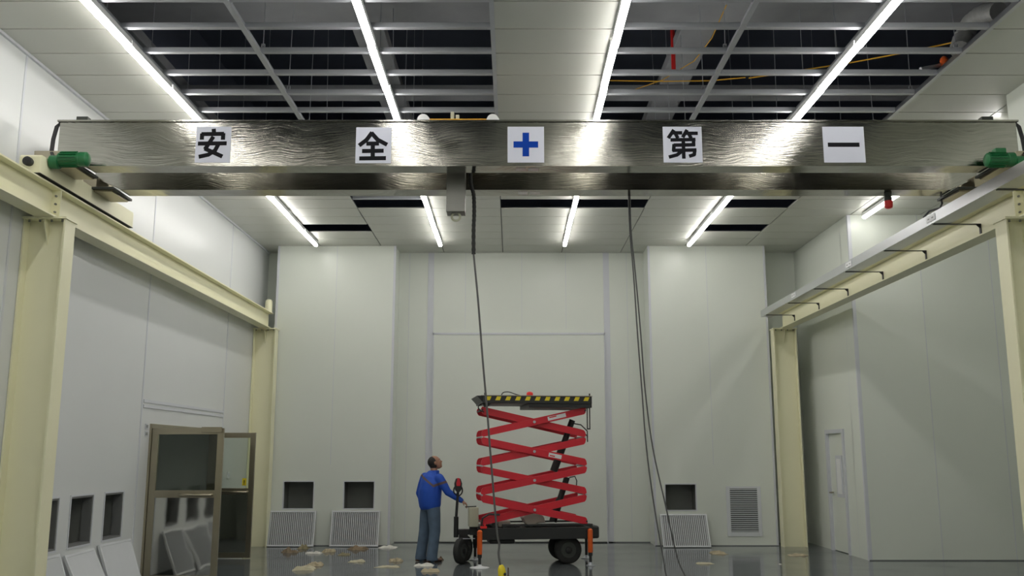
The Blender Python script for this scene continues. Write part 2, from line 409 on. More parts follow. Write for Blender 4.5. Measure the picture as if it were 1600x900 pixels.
ceil = struct('ceiling', cm, [M['ceil'], M['seamdark']])
# plenum above
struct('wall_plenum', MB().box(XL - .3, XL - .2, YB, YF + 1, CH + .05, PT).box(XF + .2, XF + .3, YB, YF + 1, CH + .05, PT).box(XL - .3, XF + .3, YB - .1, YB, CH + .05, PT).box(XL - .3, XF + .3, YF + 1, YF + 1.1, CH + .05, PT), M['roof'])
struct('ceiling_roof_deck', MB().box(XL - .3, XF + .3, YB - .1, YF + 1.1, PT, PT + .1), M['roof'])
def beam(x0, x1, y0, y1, z0, label, z1=PT - .001):
    tag(MB().box(x0, x1, y0, y1, z0, z1).build('concrete_beam', M['concrete'], bev=.01), label, 'beam', 'roof beams above the ceiling')
ZB = 6.95
beam(XL - .19, XF + .19, 9.9, 10.8, ZB - .0, 'grey concrete beam crossing above the open ceiling, nearest the camera')
beam(XL - .19, XF + .19, 13.0, 13.3, ZB, 'grey concrete cross beam seen just above the crane girder', ZB + .14)
beam(-2.06, -1.65, 10.801, YF, ZB + .145, 'grey roof beam running lengthwise behind the second light row from the left', ZB + .3)
beam(2.18, 2.62, 10.801, YF, ZB + .145, 'grey roof beam running lengthwise left of the right hand hanger bar', ZB + .3)
beam(-5.25, -4.91, 10.801, YF, ZB + .145, 'pale grey roof beam beside the leftmost light row', ZB + .3)

# ---- grid bars in the open bays
ordn = ['first', 'second', 'third', 'fourth', 'fifth', 'sixth']
def crossbar(x0, x1, y, label, grp):
    m = MB().box(x0 + .015, x1 - .015, y - .027, y + .027, CH + .004, CH + .010).box(x0 + .015, x1 - .015, y - .027, y - .022, CH + .010, CH + .055).box(x0 + .015, x1 - .015, y + .022, y + .027, CH + .010, CH + .055)
    tag(m.build('ceiling_crossbar', M['galv']), label, 'ceiling bar', grp)
for bay, (a, b) in (('left', (1, 4)), ('right', (5, 8))):
    for r in range(-3, 12):
        n = 5 - r
        if 0 <= n <= 5: lb = '%s grey ceiling crossbar above the crane girder in the %s open bay' % (ordn[n], bay)
        elif n < 0: lb = 'grey ceiling crossbar behind the crane girder in the %s open bay' % bay
        else: lb = 'grey ceiling crossbar overhead in front of the %s open bay seen in the photo' % bay
        crossbar(cx[a], cx[b], ry_(r), lb, 'crossbars of the %s open bay' % bay)
crossbar(cx[2], cx[3], ry_(12), 'short grey crossbar in the ceiling slot just left of the second far light', 'short crossbars')
where = {1: 'leftmost light row', 2: 'left bay centre', 3: 'second light row from the left', 4: 'middle ceiling panels, left edge', 5: 'third light row from the left', 6: 'right bay centre', 7: 'fourth light row from the left', 8: 'right bay outer edge'}
for c in range(1, 9):
    hw = .028 if c in (2, 6) else .022
    m = MB().box(cx[c] - hw, cx[c] + hw, ry_(-3), ry_(11), CH - .012, CH - .004).box(cx[c] - .012, cx[c] + .012, ry_(-3), ry_(11), CH - .004, CH + .05)
    tag(m.build('ceiling_runner', M['galv' if c not in (8,) else 'alu']), 'long metal ceiling runner along the %s' % where[c], 'ceiling bar', 'lengthwise ceiling runners')
    for q in range(-1, 6):
        y = ry_(2 * q) + .12 + (.1 if c % 2 else 0)
        rd = MB().cyl((cx[c], y, CH + .05), (cx[c] + (random.random() - .5) * .12, y + (random.random() - .5) * .1, PT), .0045, n=6)
        root = tag(rd.build('hanger_rod', M['galv']), 'thin hanger rod rising from the ceiling runner along the %s' % where[c], 'rod', 'hanger rods along the %s' % where[c])
        cl = MB().box(cx[c] - .016, cx[c] + .016, y - .012, y + .012, CH + .05, CH + .056)
        cl.box(cx[c] - .018, cx[c] - .014, y - .012, y + .012, CH + .056, CH + .15).box(cx[c] + .014, cx[c] + .018, y - .012, y + .012, CH + .056, CH + .15).box(cx[c] - .018, cx[c] + .018, y - .012, y + .012, CH + .15, CH + .156)
        cl.build('hanger_clip', M['galv'], root)

# ---- light rows
def make_lamp(x, y0, y1):
    root = thing('batten_light', '', 'light', (x, (y0 + y1) / 2, CH - .1))
    z = CH - .012
    MB().box(x - .038, x + .038, y0 + .01, y1 - .01, z - .058, z).build('housing', M['white'], root, bev=.003)
    prof = [(x - .034, z - .059), (x - .036, z - .072), (x - .032, z - .088), (x - .018, z - .098), (x + .018, z - .098), (x + .032, z - .088), (x + .036, z - .072), (x + .034, z - .059)]
    MB().prism(prof, 'y', y0 + .004, y1 - .004).build('diffuser', M['lamp'], root)
    return root
L0 = 8.65
proto = make_lamp(cx[1], L0, L0 + 1.12)
rows = [(1, 'leftmost'), (3, 'second from the left'), (5, 'third from the left'), (7, 'fourth from the left')]
first = True
def setlamp(o, lab, grp): o['label'] = lab; o['group'] = grp
for c, nm in rows:
    for q in range(-10, 8):
        o = proto if first else copy_tree(proto); first = False
        o.location = (cx[c] + (.003 if q % 2 else -.003), L0 + 1.12 * q + .56, CH - .1)
        if q >= 5: lab, gr = '%s batten light beyond the crane in the row %s' % (('first', 'second', 'last')[q - 5], nm), 'far lights of the row %s' % nm
        elif q >= 2: lab, gr = 'batten light hidden behind the crane in the row %s' % nm, 'hidden lights of the row %s' % nm
        elif q >= -1: lab, gr = 'batten light of the row %s, %s' % (nm, ('at the top edge of the photo', 'second up from the crane girder', 'next to the crane girder')[q + 1]), 'near lights of the row %s' % nm
        else: lab, gr = 'overhead batten light nearer than the photo shows, row %s' % nm, 'overhead lights of the row %s' % nm
        setlamp(o, lab, gr)
for q in range(4):
    o = copy_tree(proto); o.location = (6.03, 10.95 + 1.12 * q + .56, CH - .1)
    setlamp(o, '%s batten light over the recess to the right of the red beacon' % ('nearest', 'second', 'third', 'farthest')[q], 'lights of the right recess')

# ---- services above the ceiling
c1 = [atZ(x, y, 6.25) for x, y in ((905, 124), (960, 126), (1040, 127), (1110, 126), (1165, 121))]
tag(MB().tube(c1, .007, 6).build('ceiling_cable', M['yellowc']), 'yellow cable sagging across the open bay right of the middle ceiling panels', 'cable')
c2 = [atZ(x, y, 6.2) for x, y in ((1170, 122), (1250, 110), (1340, 96), (1420, 81), (1490, 66))]
tag(MB().tube(c2, .008, 6).build('ceiling_cable', M['yellowc']), 'orange yellow cable rising to the right behind the fourth light row', 'cable')
c3 = [atZ(x, y, 6.6) for x, y in ((980, 144), (1035, 125), (1085, 95), (1112, 60), (1135, 8))]
tag(MB().tube(c3, .006, 6).build('ceiling_cable', M['yellowc']), 'dull yellow wire curving up between the roof beam and the right bay runner', 'cable')
pp = atZ(1052, 88, 7.0)
tag(MB().cyl((pp.x, pp.y, 6.75), (pp.x, pp.y, PT), .03, n=12).build('red_pipe', M['redp'], smooth=True), 'dark red vertical pipe in the dark space above the open ceiling', 'pipe')
dpts = [atZ(x, y, z) for x, y, z in ((1560, 18, 6.3), (1535, 22, 6.4), (1515, 38, 6.45), (1505, 60, 6.3), (1500, 78, 6.05))]
dd = MB(); fine = []
for i in range(len(dpts) - 1):
    for t in range(6): fine.append(dpts[i].lerp(dpts[i + 1], t / 6))
fine.append(dpts[-1])
dd.tube(fine, [.10 + .012 * (i % 2) for i in range(len(fine))], 14)
tag(dd.build('flexible_duct', M['ducti'], smooth=True), 'grey wrapped flexible duct above the outer edge of the right open bay', 'duct')
vp = atZ(1476, 97, 5.95)
vt = thing('valve', 'orange capped valve lying on the outer edge of the right open bay', 'valve', (vp.x, vp.y, 5.84))
MB().lathe(vp, (0, .3, 1), [(-.07, .03), (-.06, .045), (.03, .045), (.06, .03), (.075, .015)], 14).build('cap', M['orange'], vt, smooth=True)
MB().cyl(vp + Vector((.06, .05, .0)), vp + Vector((-.28, -.02, -.09)), .022, n=10).build('pipe_stub', M['galv'], vt, smooth=True)

# ================================================================ RUNWAY: columns and beams
BZ0, BZ1 = 4.10, 4.42
def column(x0, x1, y, label, grp='cream crane columns'):
    t = thing('steel_column', label, 'column', ((x0 + x1) / 2, y, 0), grp)
    hy = .11
    m = MB().box(x0, x0 + .018, y - hy, y + hy, 0.0, BZ0 - .02).box(x1 - .018, x1, y - hy, y + hy, 0.0, BZ0 - .02).box(x0 + .018, x1 - .018, y - .006, y + .006, 0.0, BZ0 - .02)
    m.build('shaft', M['cream'], t)
    MB().box(x0 - .015, x1 + .015, y - hy - .02, y + hy + .02, BZ0 - .02, BZ0).build('cap_plate', M['cream'], t)
    xm = (x0 + x1) / 2
    MB().prism([(y - .006, BZ0 - .02), (y - hy, BZ0 - .02), (y - hy, BZ0 - .06), (y - .006, BZ0 - .28)], 'x', xm - .005, xm + .005).build('gusset', M['cream'], t)
    for dx in (-.17, -.06, .06, .17):
        MB().cyl((xm + dx, y - hy + .03, BZ0 - .022), (xm + dx, y - hy + .03, BZ0 - .045), .011, n=6).build('bolt', M['dark'], t)
CLX = (-4.995, -4.565); CRX = (5.05, 5.49)
column(*CLX, 9.33, 'cream steel column close by on the left, under the crane')
column(*CLX, 17.9, 'cream steel column at the far left corner by the pillar')
column(*CRX, 9.33, 'cream steel column at the right edge of the view')
column(*CRX, 17.9, 'cream steel column at the far right by the louvred pillar')
def runway(xc, y0, y1, label, endplate):
    t = thing('runway_beam', label, 'beam', (xc, (y0 + y1) / 2, BZ0), 'crane runway beams')
    m = MB().box(xc - .1, xc + .1, y0, y1, BZ0, BZ0 + .016).box(xc - .1, xc + .1, y0, y1, BZ1 - .016, BZ1).box(xc - .006, xc + .006, y0, y1, BZ0 + .016, BZ1 - .016)
    m.build('beam_profile', M['cream'], t)
    MB().box(xc - .022, xc + .022, y0, y1, BZ1, BZ1 + .02).build('rail', M['steelbr'], t)
    if endplate is not None:
        y = endplate
        MB().box(xc - .1, xc + .1, y - .016, y, BZ0 - 0, BZ1 - .016).build('end_plate', M['cream'], t)
        for sx in (-1, 1):
            for z in (4.17, 4.255, 4.34):
                MB().cyl((xc + sx * .055, y - .017, z), (xc + sx * .055, y - .034, z), .012, n=6).build('bolt', M['dark'], t)
    return t
LB, RB = -4.775, 5.30
runway(LB, YB + .05, 9.33, 'cream runway beam from overhead left to the near left column', 9.32)
t = runway(LB, 9.332, 18.0, 'cream runway beam on the left from near column to far corner', None)
MB().lathe((LB + .02, 17.92, BZ1 + .001), (0, 0, 1), [(0, .07), (.2, .07), (.24, .06), (.26, .03)], 18).build('end_stop', M['cream'], t, smooth=True)
runway(RB, YB + .05, 9.33, 'cream runway beam from overhead right to the near right column', 9.32)
t = runway(RB, 9.332, 18.0, 'cream runway beam on the right behind the aluminium cable channel', None)
MB().lathe((RB - .02, 17.92, BZ1 + .001), (0, 0, 1), [(0, .07), (.2, .07), (.24, .06), (.26, .03)], 18).build('end_stop', M['cream'], t, smooth=True)

# aluminium conductor channel on brackets
t = thing('conductor_channel', 'long aluminium conductor channel on black brackets beside the right runway beam', 'cable channel', (4.85, 12, 4.26))
ys = [5.0, 7.6, 10.2, 12.8, 15.4, 17.5]
for i in range(len(ys) - 1):
    a, b = ys[i] + .004, ys[i + 1] - .004
    MB().box(4.74, 4.746, a, b, 4.27, 4.39).box(4.746, 4.95, a, b, 4.27, 4.276).box(4.944, 4.95, a, b, 4.276, 4.32).build('channel_section', M['alu'], t)
for y in ys[1:-1]:
    s_ = MB().box(4.734, 4.74, y - .11, y + .11, 4.30, 4.37)
    s_.build('joint_plate', M['white'], t)
    MB().box(4.731, 4.734, y - .07, y - .03, 4.33, 4.34).box(4.731, 4.734, y + .03, y + .07, 4.33, 4.34).build('joint_bolts', M['dark'], t)
for i in range(8):
    y = 7.4 + 1.4 * i
    if y > 17.5: break
    MB().box(4.76, 5.292, y - .018, y + .018, 4.262, 4.27).box(5.284, 5.293, y - .018, y + .018, 4.15, 4.262).prism([(5.284, 4.262), (5.284, 4.22), (5.24, 4.262)], 'y', y - .003, y + .003).build('bracket', M['black'], t)

# ================================================================ BRIDGE CRANE
GX0, GX1 = -4.70, 5.24
GZ0, GZ1 = 4.64, 5.11
cr = thing('overhead_crane', 'stainless steel double girder overhead crane spanning the hall', 'crane', (.27, 9.7, 4.45))
def girder(y0, y1, zb):
    xa, xb = GX0, GX1
    out = [(xa, GZ1), (xb, GZ1), (xb, zb + .13), (xb - .30, zb), (xa + .30, zb), (xa, zb + .13)]
    gm = MB().prism(out, 'y', y0, y1).build('girder', M['ground'], cr, bev=.004)
    MB().box(xa - .02, xb + .02, y0 - .02, y1 + .02, GZ1, GZ1 + .018).build('top_plate', M['ground'], gm)
    MB().box(xa + .3, xb - .3, y0 - .008, y1 + .008, zb - .008, zb).build('bottom_plate', M['ground'], gm)
    return gm
g1 = girder(9.20, 9.42, GZ0)
g2 = girder(10.08, 10.32, GZ0)
for y, x0 in ((9.31, 805), (10.2, 808)):
    for k2 in range(2):
        p = atY(x0 + 9 + 19 * k2, 265, 9.31) if y < 10 else atY(x0 + 9 + 19 * k2, 301, 10.2)
        MB().box(p.x - .055, p.x + .055, y - .05, y + .05, GZ0 - .011, GZ0 - .0085).build('rating_plate', M['alu'], cr)
def carriage(xa, xb, sg, Y0c=8.82, Y1c=11.1):
    z0, z1 = BZ1 + .028, BZ1 + .215
    c = MB().prism([(Y0c, z0), (Y1c, z0), (Y1c, z1 - .02), (Y1c - .02, z1), (Y0c + .02, z1), (Y0c, z1 - .02)], 'x', xa, xb).build('end_carriage', M['cream'], cr, bev=.004)
    MB().box(xa - .004, xb + .004, Y0c, Y1c, z0 - .006, z0 - .0005).build('sole_plate', M['hub'], c)
    xm = (xa + xb) / 2
    for y in (Y0c - .05,): MB().lathe((xm, Y0c, (z0 + z1) / 2 + .01), (0, -1, 0), [(0, .04), (.02, .045), (.06, .045), (.07, .03)], 18).build('bumper', M['rubber'], c, smooth=True)
    for y in (Y0c + .4, Y1c - .4): MB().lathe((xm, y, BZ1 + .078), (1, 0, 0), [(-.03, .055), (.03, .055)], 20).build('wheel', M['hub'], c)
    for y0, y1 in ((9.12, 9.50), (10.0, 10.4)):
        MB().box(xa - .02, xb + .02, y0, y1, z1, GZ0 + .13).build('mounting_plate', M['steelbr'], c)
        a = (xb - .02, xb + .24) if sg > 0 else (xa - .24, xa + .02)
        MB().box(a[0], a[1], y0 - .06, y1 + .06, GZ0 - .034, GZ0 - .010).build('girder_foot', M['hub'], c)
        MB().box(a[0] + .03, a[1] - .03, y0 - .02, y1 + .02, GZ0 - .055, GZ0 - .034).build('shim_plate', M['steelbr'], c)
carriage(LB - .1, LB + .112, 1)
carriage(RB - .112, RB + .10, -1)
def motor(x0, x1, y, z, sg):
    mt = MB().lathe((x0, y, z), (1, 0, 0), [(0, .05), (.012, .068), (x1 - x0 - .09, .068), (x1 - x0 - .085, .075), (x1 - x0 - .02, .075), (x1 - x0, .05)], 22).build('motor', M['green'], cr, smooth=True)
    fm = MB()
    for i in range(14):
        a = 2 * math.pi * i / 14
        fm.obox(((x0 + x1 - .08) / 2, y + math.cos(a) * .07, z + math.sin(a) * .07), (x1 - x0 - .14, .022, .004), Matrix.Rotation(a, 3, 'X'))
    fm.build('cooling_fins', M['green'], mt)
    if sg < 0: MB().box((x0 + x1) / 2 - .06, (x0 + x1) / 2 + .05, y - .04, y + .04, z + .065, z + .115).build('terminal_box', M['green'], mt, bev=.006)
    gx = x0 - .03 if sg > 0 else x1 + .03
    MB().lathe((gx, y, z - .03), (sg * 1, 0, 0), [(-.05, .05), (-.04, .07), (.04, .07), (.05, .05)], 20).build('gearbox', M['green'], mt, smooth=True)
pm = atY(113, 249, 9.0); motor(pm.x - .14, pm.x + .17, 9.0, pm.z, 1)
pm = atY(1563, 250, 9.0); motor(pm.x - .15, pm.x + .15, 9.0, pm.z, -1)
# cable bundles at the girder ends
for sg, xe in ((-1, GX0), (1, GX1)):
    for i in range(3):
        o_ = .02 + .014 * i
        pts = [(xe - sg * .22, 9.32, GZ1 + .035), (xe, 9.30 - .02 * i, GZ1 + .04), (xe + sg * (o_ + .02), 9.25, GZ1 - .03), (xe + sg * (o_ + .03), 9.22, GZ1 - .18), (xe + sg * o_, 9.15, GZ1 - .33), (xe - sg * .02, 9.06, GZ1 - .42)]
        MB().tube(pts, .009, 8).build('cable', M['cable'], cr, smooth=True)
    q = atY(131 if sg < 0 else 1540, 185, 9.3)
    MB().box(q.x - .06, q.x + .06, 9.26, 9.34, GZ1 + .019, GZ1 + .085).build('limit_switch', M['hub'], cr, bev=.004)
# cable loop at far right end of the girder
MB().tube([atY(1470, 303, 10.4), atY(1472, 318, 10.4), atY(1469, 325, 10.5), atY(1452, 330, 10.7), atY(1443, 340, 10.8)], .012, 8).build('cable_loop', M['cable'], cr, smooth=True)

# trolley
tr = thing('crane_trolley', 'crane trolley with white wheels and a steel hanging bracket between the girders', 'trolley', (-.4, 9.75, 5.1))
fx0, fx1 = atY(655, 186, 9.75).x, atY(778, 186, 9.75).x
MB().box(fx0 + .02, fx1 - .02, 9.46, 9.50, 5.04, 5.12).box(fx0 + .02, fx1 - .02, 10.0, 10.04, 5.04, 5.12).box(-.72, -.66, 9.50, 10.0, 5.05, 5.11).box(-.54, -.48, 9.50, 10.0, 5.05, 5.11).build('frame', M['steelbr'], tr)
for y in (9.36, 10.14):
    for x in (atY(662, 186, 9.4).x, atY(770, 186, 9.4).x):
        MB().lathe((x, y, GZ1 + .018 + .062), (0, 1, 0), [(-.025, .05), (-.02, .062), (.02, .062), (.025, .07), (.032, .07), (.034, .02)], 24).build('wheel', M['white'], tr, smooth=True)
MB().box(atY(664, 186, 9.36).x, atY(768, 186, 9.36).x, 9.43, 9.445, 5.215, 5.232).build('yellow_bar', M['yellowc'], tr)
for x, hh in ((707, .11), (715, .075)):
    p = atY(x, 186, 9.6); MB().box(p.x - .018, p.x + .018, 9.56, 9.62, 5.1, 5.25 + hh).box(p.x - .012, p.x + .012, 9.55, 9.56, 5.2, 5.23 + hh).build('limit_post', M['box'], tr)
bx0, bx1 = atY(698, 300, 9.7).x, atY(727, 300, 9.7).x
MB().box(bx0, bx1, 9.66, 9.675, 4.27, 5.06).box(bx0, bx1, 9.675, 9.84, 4.27, 4.285).box(bx0, bx0 + .012, 9.675, 9.84, 4.285, 5.06).box(bx1 - .012, bx1, 9.675, 9.84, 4.285, 5.06).box(bx0, bx1, 9.64, 9.66, 4.27, 4.35).build('hanging_bracket', M['bracket'], tr, bev=.003)
rc = Vector(((bx0 + bx1) / 2, 9.74, 4.235)); 
MB().tube([rc + Vector((math.cos(a) * .045, 0, math.sin(a) * .045)) for a in [2 * math.pi * i / 20 for i in range(20)]], .012, 8, closed=True).build('lifting_ring', M['box'], tr, smooth=True)

# signs on the girder
def stroke(m, pts, th, X, Z, y):
    for (a, b) in zip(pts[:-1], pts[1:]):
        A, B = Vector((X(a[0]), Z(a[1]))), Vector((X(b[0]), Z(b[1]))); d = (B - A).normalized(); n = Vector((-d.y, d.x)) * th / 2; e = d * th * .18
        q = [A - e + n, B + e + n, B + e - n, A - e - n]
        m.prism([(p.x, p.y) for p in q], 'y', y - .0012 - .00002 * len(m.f) * .1, y)
GLY = {
 'an': ((68, 330, 37, 290), 19, [[(197, 57), (201, 86)], [(112, 124), (112, 90), (270, 88), (270, 125)], [(90, 157), (294, 155)], [(195, 112), (142, 194), (268, 246)], [(240, 158), (216, 205), (168, 235), (102, 249)]]),
 'quan': ((1213, 1473, 42, 295), 19, [[(1328, 82), (1292, 130), (1242, 168)], [(1328, 84), (1372, 130), (1438, 163)], [(1296, 158), (1378, 157)], [(1266, 210), (1413, 208)], [(1247, 262), (1431, 260)], [(1338, 157), (1340, 260)]]),
 'di': ((75, 345, 40, 293), 19, [[(150, 66), (114, 118)], [(146, 84), (205, 84)], [(163, 90), (176, 118)], [(242, 66), (214, 112)], [(238, 87), (313, 87)], [(256, 92), (268, 118)], [(131, 134), (296, 131)], [(286, 131), (286, 172)], [(152, 171), (292, 168)], [(150, 168), (146, 210)], [(142, 208), (300, 205)], [(292, 205), (288, 238), (256, 248)], [(215, 132), (215, 262)], [(206, 212), (168, 240), (116, 254)]]),
 'yi': ((1222, 1500, 38, 293), 30, [[(1258, 167), (1460, 167)]]),
}
def sign(x0, x1, y0, y1, key, label):
    A, B = atY(x0, y1, 9.196), atY(x1, y0, 9.196)
    t = thing('square_sign', label, 'sign', ((A.x + B.x) / 2, 9.197, A.z), 'square signs on the crane girder')
    MB().box(A.x, B.x, 9.195, 9.1995, A.z, B.z).build('sign_sheet', M['paper'], t)
    m = MB()
    if key == 'plus':
        xm, zm = (A.x + B.x) / 2 + .0, (A.z + B.z) / 2; L_ = .128; h_ = .034
        m.box(xm - L_, xm + L_, 9.1935, 9.195, zm - h_, zm + h_).box(xm - h_, xm + h_, 9.1935, 9.195, zm + h_, zm + L_).box(xm - h_, xm + h_, 9.1935, 9.195, zm - L_, zm - h_)
        m.build('cross_mark', M['blueink'], t)
    else:
        (a, b, c, d), th, strokes = GLY[key]
        W, H = B.x - A.x, B.z - A.z
        X = lambda u: A.x + (u - a) / (b - a) * W; Z = lambda v: B.z - (v - c) / (d - c) * H
        for i, s_ in enumerate(strokes): stroke(m, s_, th * (1.65 if key != 'yi' else 1) * (.80 if key == 'di' else 1) / (b - a) * W, X, Z, 9.195 - .00005 * i)
        m.build('character', M['ink'], t)
sign(304, 362, 198, 254, 'an', 'white square sign with dark character \u5b89, leftmost on the crane girder')
sign(555, 612, 199, 255, 'quan', 'white square sign with dark character \u5168, second from left on the girder')
sign(793, 850, 198, 254, 'plus', 'white square sign with a blue cross in the middle of the crane girder')
sign(1037, 1096, 198, 254, 'di', 'white square sign with dark character \u7b2c, right of the blue cross')
sign(1288, 1349, 198, 254, 'yi', 'white square sign with a single dark stroke, rightmost on the girder')

# red beacon below the far girder
p = atY(1387, 300, 10.2)
t = thing('warning_beacon', 'small red warning beacon hanging under the far crane girder', 'beacon', (p.x, 10.2, GZ0 - .05))
zb = atY(1387, 326, 10.2).z
MB().lathe((p.x, 10.2, GZ0 - .009), (0, 0, -1), [(0, .042), (.015, .042), (.02, .036), (.05, .036), (.055, .042), (GZ0 - zb - .095, .042)], 18).build('beacon_base', M['hub'], t, smooth=True)
MB().lathe((p.x, 10.2, zb + .09), (0, 0, -1), [(0, .042), (.01, .047), (.06, .047), (.08, .04), (.09, .02)], 18).build('beacon_lens', M['redp'], t, smooth=True)

# pendant control on its cable
PYY = 9.78
t = thing('pendant_control', 'yellow crane pendant control hanging on a long black cable in front of the lift', 'crane control', (-.1, PYY, .3))
def smoothpath(pts, n=6):
    out = []; P_ = [pts[0]] + pts + [pts[-1]]
    for i in range(1, len(P_) - 2):
        for k_ in range(n):
            u = k_ / n; a, b, c, d = P_[i - 1], P_[i], P_[i + 1], P_[i + 2]
            out.append(.5 * ((2 * b) + (c - a) * u + (2 * a - 5 * b + 4 * c - d) * u * u + (3 * b - a - 3 * c + d) * u ** 3))
    out.append(pts[-1]); return out
top = [atY(x, y, PYY) for x, y in ((735, 262), (736, 288), (740, 304), (741, 330), (740, 360), (740, 397))]
sp_ = smoothpath(top, 8)
MB().tube(sp_, [.019 if i % 2 else .023 for i in range(len(sp_))], 8).build('cable_sheath', M['rubber'], t, smooth=True)
low = [atY(x, y, PYY) for x, y in ((740, 397), (747, 470), (754, 560), (761, 640), (766, 705), (772, 780), (777, 835), (780, 850), (779, 866), (782, 884))]
MB().tube(smoothpath(low), .0105, 8).build('pendant_cable', M['gcable'], t, smooth=True)
pc = atY(786, 893, PYY)
MB().lathe((pc.x - .02, PYY, pc.z + .065), (.12, 0, -1), [(0, .018), (.02, .030), (.04, .038), (.09, .042), (.30, .044), (.34, .033)], 20).build('control_housing', M['yellow'], t, smooth=True)
for i in range(4): MB().lathe((pc.x + .02 + .006 * i, PYY - .045, pc.z - .02 - .05 * i), (0, -1, 0), [(0, .014), (.012, .014), (.014, .008)], 12).build('push_button', M['black'], t)
MB().box(pc.x + .045, pc.x + .06, PYY - .03, PYY + .03, pc.z - .15, pc.z + .04).build('rear_cover', M['shoe'], t)
# two thin cables from the far girder to the floor
for a, lb in ((((982, 300), (984, 360), (990, 430), (996, 520), (1003, 610), (1010, 700), (1022, 790), (1036, 870), (1041, 899)), 'left of the two thin cables hanging from the far girder to the floor'),
              (((984, 300), (986, 360), (993, 430), (1001, 520), (1008, 610), (1020, 700), (1040, 790), (1058, 870), (1070, 899)), 'right of the two thin cables hanging from the far girder to the floor')):
    pts = [atY(x, y, 10.36) for x, y in a]; e = pts[-1]
    pts += [Vector((e.x + .06, 10.33, .25)), Vector((e.x + .1, 10.2, .015)), Vector((e.x + .1, 9.6, .009)), Vector((e.x + .35, 9.1, .009))]
    tag(MB().tube(smoothpath(pts, 5), .008, 6).build('hanging_cable', M['gcable'], smooth=True), lb, 'cable', 'pair of hanging cables')

# ================================================================ GRILLES AND SHEETS
def grille(c, wd, ht, lean, yaw, label, grp, n=23, slat_rot=0.0, backed=False):
    """a louvred grille leaning back; c = middle of its bottom edge, its face looks along -y before the yaw"""
    t = thing('vent_grille', label, 'grille', c, grp, yaw)
    Rm = rx(-lean)
    def bx(m, x0, x1, y0, y1, z0, z1, rot=None):
        ctr = Vector(((x0 + x1) / 2, (y0 + y1) / 2, (z0 + z1) / 2)); m.obox(Rm @ ctr, (x1 - x0, y1 - y0, z1 - z0), Rm @ rot if rot else Rm)
    f = .028; m = MB()
    bx(m, -wd / 2, -wd / 2 + f, -.015, .015, 0, ht); bx(m, wd / 2 - f, wd / 2, -.015, .015, 0, ht)
    bx(m, -wd / 2 + f, wd / 2 - f, -.015, .015, 0, f); bx(m, -wd / 2 + f, wd / 2 - f, -.015, .015, ht - f, ht)
    m.build('grille_frame', M['grillep'], t, local=True, bev=.002)
    s_ = MB(); stp = (wd - 2 * f) / n
    for i in range(n):
        x = -wd / 2 + f + stp * (i + .5)
        bx(s_, x - .0075, x + .0075, -.012, .012, f, ht - f) if not slat_rot else bx(s_, x - .0015, x + .0015, -stp * .62, stp * .62, f, ht - f, rz(slat_rot))
    s_.build('slats', M['grillep'], t, local=True)
    if not slat_rot:
        k_ = MB(); bx(k_, -wd / 2 + f, wd / 2 - f, .0125, .0145, f, ht - f); k_.build('gap_shade_sheet', M['liner'], t, local=True)  # added dark sheet, its colour stands in for the shade between the slats
    return t
def lean_grille(x0, x1, y0, y1, label, grp):
    # base on the floor in front of the pillar face, top resting against it
    xm = (x0 + x1) / 2; d = atZ(xm, y1, 0.0); wd = (x1 - x0) / FPX * (d.y * CP - EYE * SP) * .985
    yb = min(d.y, PY - .2); ht = .66; lean = math.asin(min(.6, (PY - .03 - yb) / ht))
    grille((d.x, yb, 0.008), wd, ht, lean, 0, label, grp)
lean_grille(427, 500, 797, 850, 'white grille leaning under the leftmost square opening of the left pillar', 'grilles leaning on the pillars')
lean_grille(523, 598, 797, 850, 'white grille leaning on the left pillar, nearer the man in blue', 'grilles leaning on the pillars')
lean_grille(1036, 1112, 805, 856, 'white grille leaning on the right pillar beside the louvred vent', 'grilles leaning on the pillars')
def side_grille(yc, ht, lean, yawx, label):
    # leaning on the left wall: local -y looks to +x
    return grille((XL + .03 + ht * math.sin(lean), yc, .008), .86, ht, lean, R(90) + yawx, label, 'panels leaning on the left wall', n=26, slat_rot=R(50))
side_grille(10.1, .66, R(20), 0, 'white louvred panel leaning on the left wall beside the near column')
side_grille(11.03, .66, R(26), R(4), 'white louvred panel leaning below the middle opening of the left wall')
side_grille(11.97, .66, R(20), R(-2), 'white louvred panel leaning below the third opening, nearest the glass door')

# fixed louvre vent on the right pillar
t = thing('louvre_vent', 'tall white louvre vent fixed low on the right pillar', 'vent', (4.33, PY - .02, .2), None)
a, b = atY(1137, 838, PY), atY(1188, 760, PY)
MB().box(a.x, a.x + .07, PY - .015, PY - .001, a.z, b.z).box(b.x - .07, b.x, PY - .015, PY - .001, a.z, b.z).box(a.x + .07, b.x - .07, PY - .015, PY - .001, a.z, a.z + .08).box(a.x + .07, b.x - .07, PY - .015, PY - .001, b.z - .04, b.z).build('vent_frame', M['grillep'], t, bev=.002)
MB().box(a.x + .07, b.x - .07, PY - .003, PY - .0005, a.z + .08, b.z - .04).build('backing', M['hub'], t)
m = MB(); n = 21; z0, z1 = a.z + .08, b.z - .04; st = (z1 - z0) / n
for i in range(n): m.obox(((a.x + b.x) / 2, PY - .011, z0 + st * (i + .5)), (b.x - a.x - .14, .012, st * .45), rx(R(20)))
m.build('slats', M['grillep'], t)

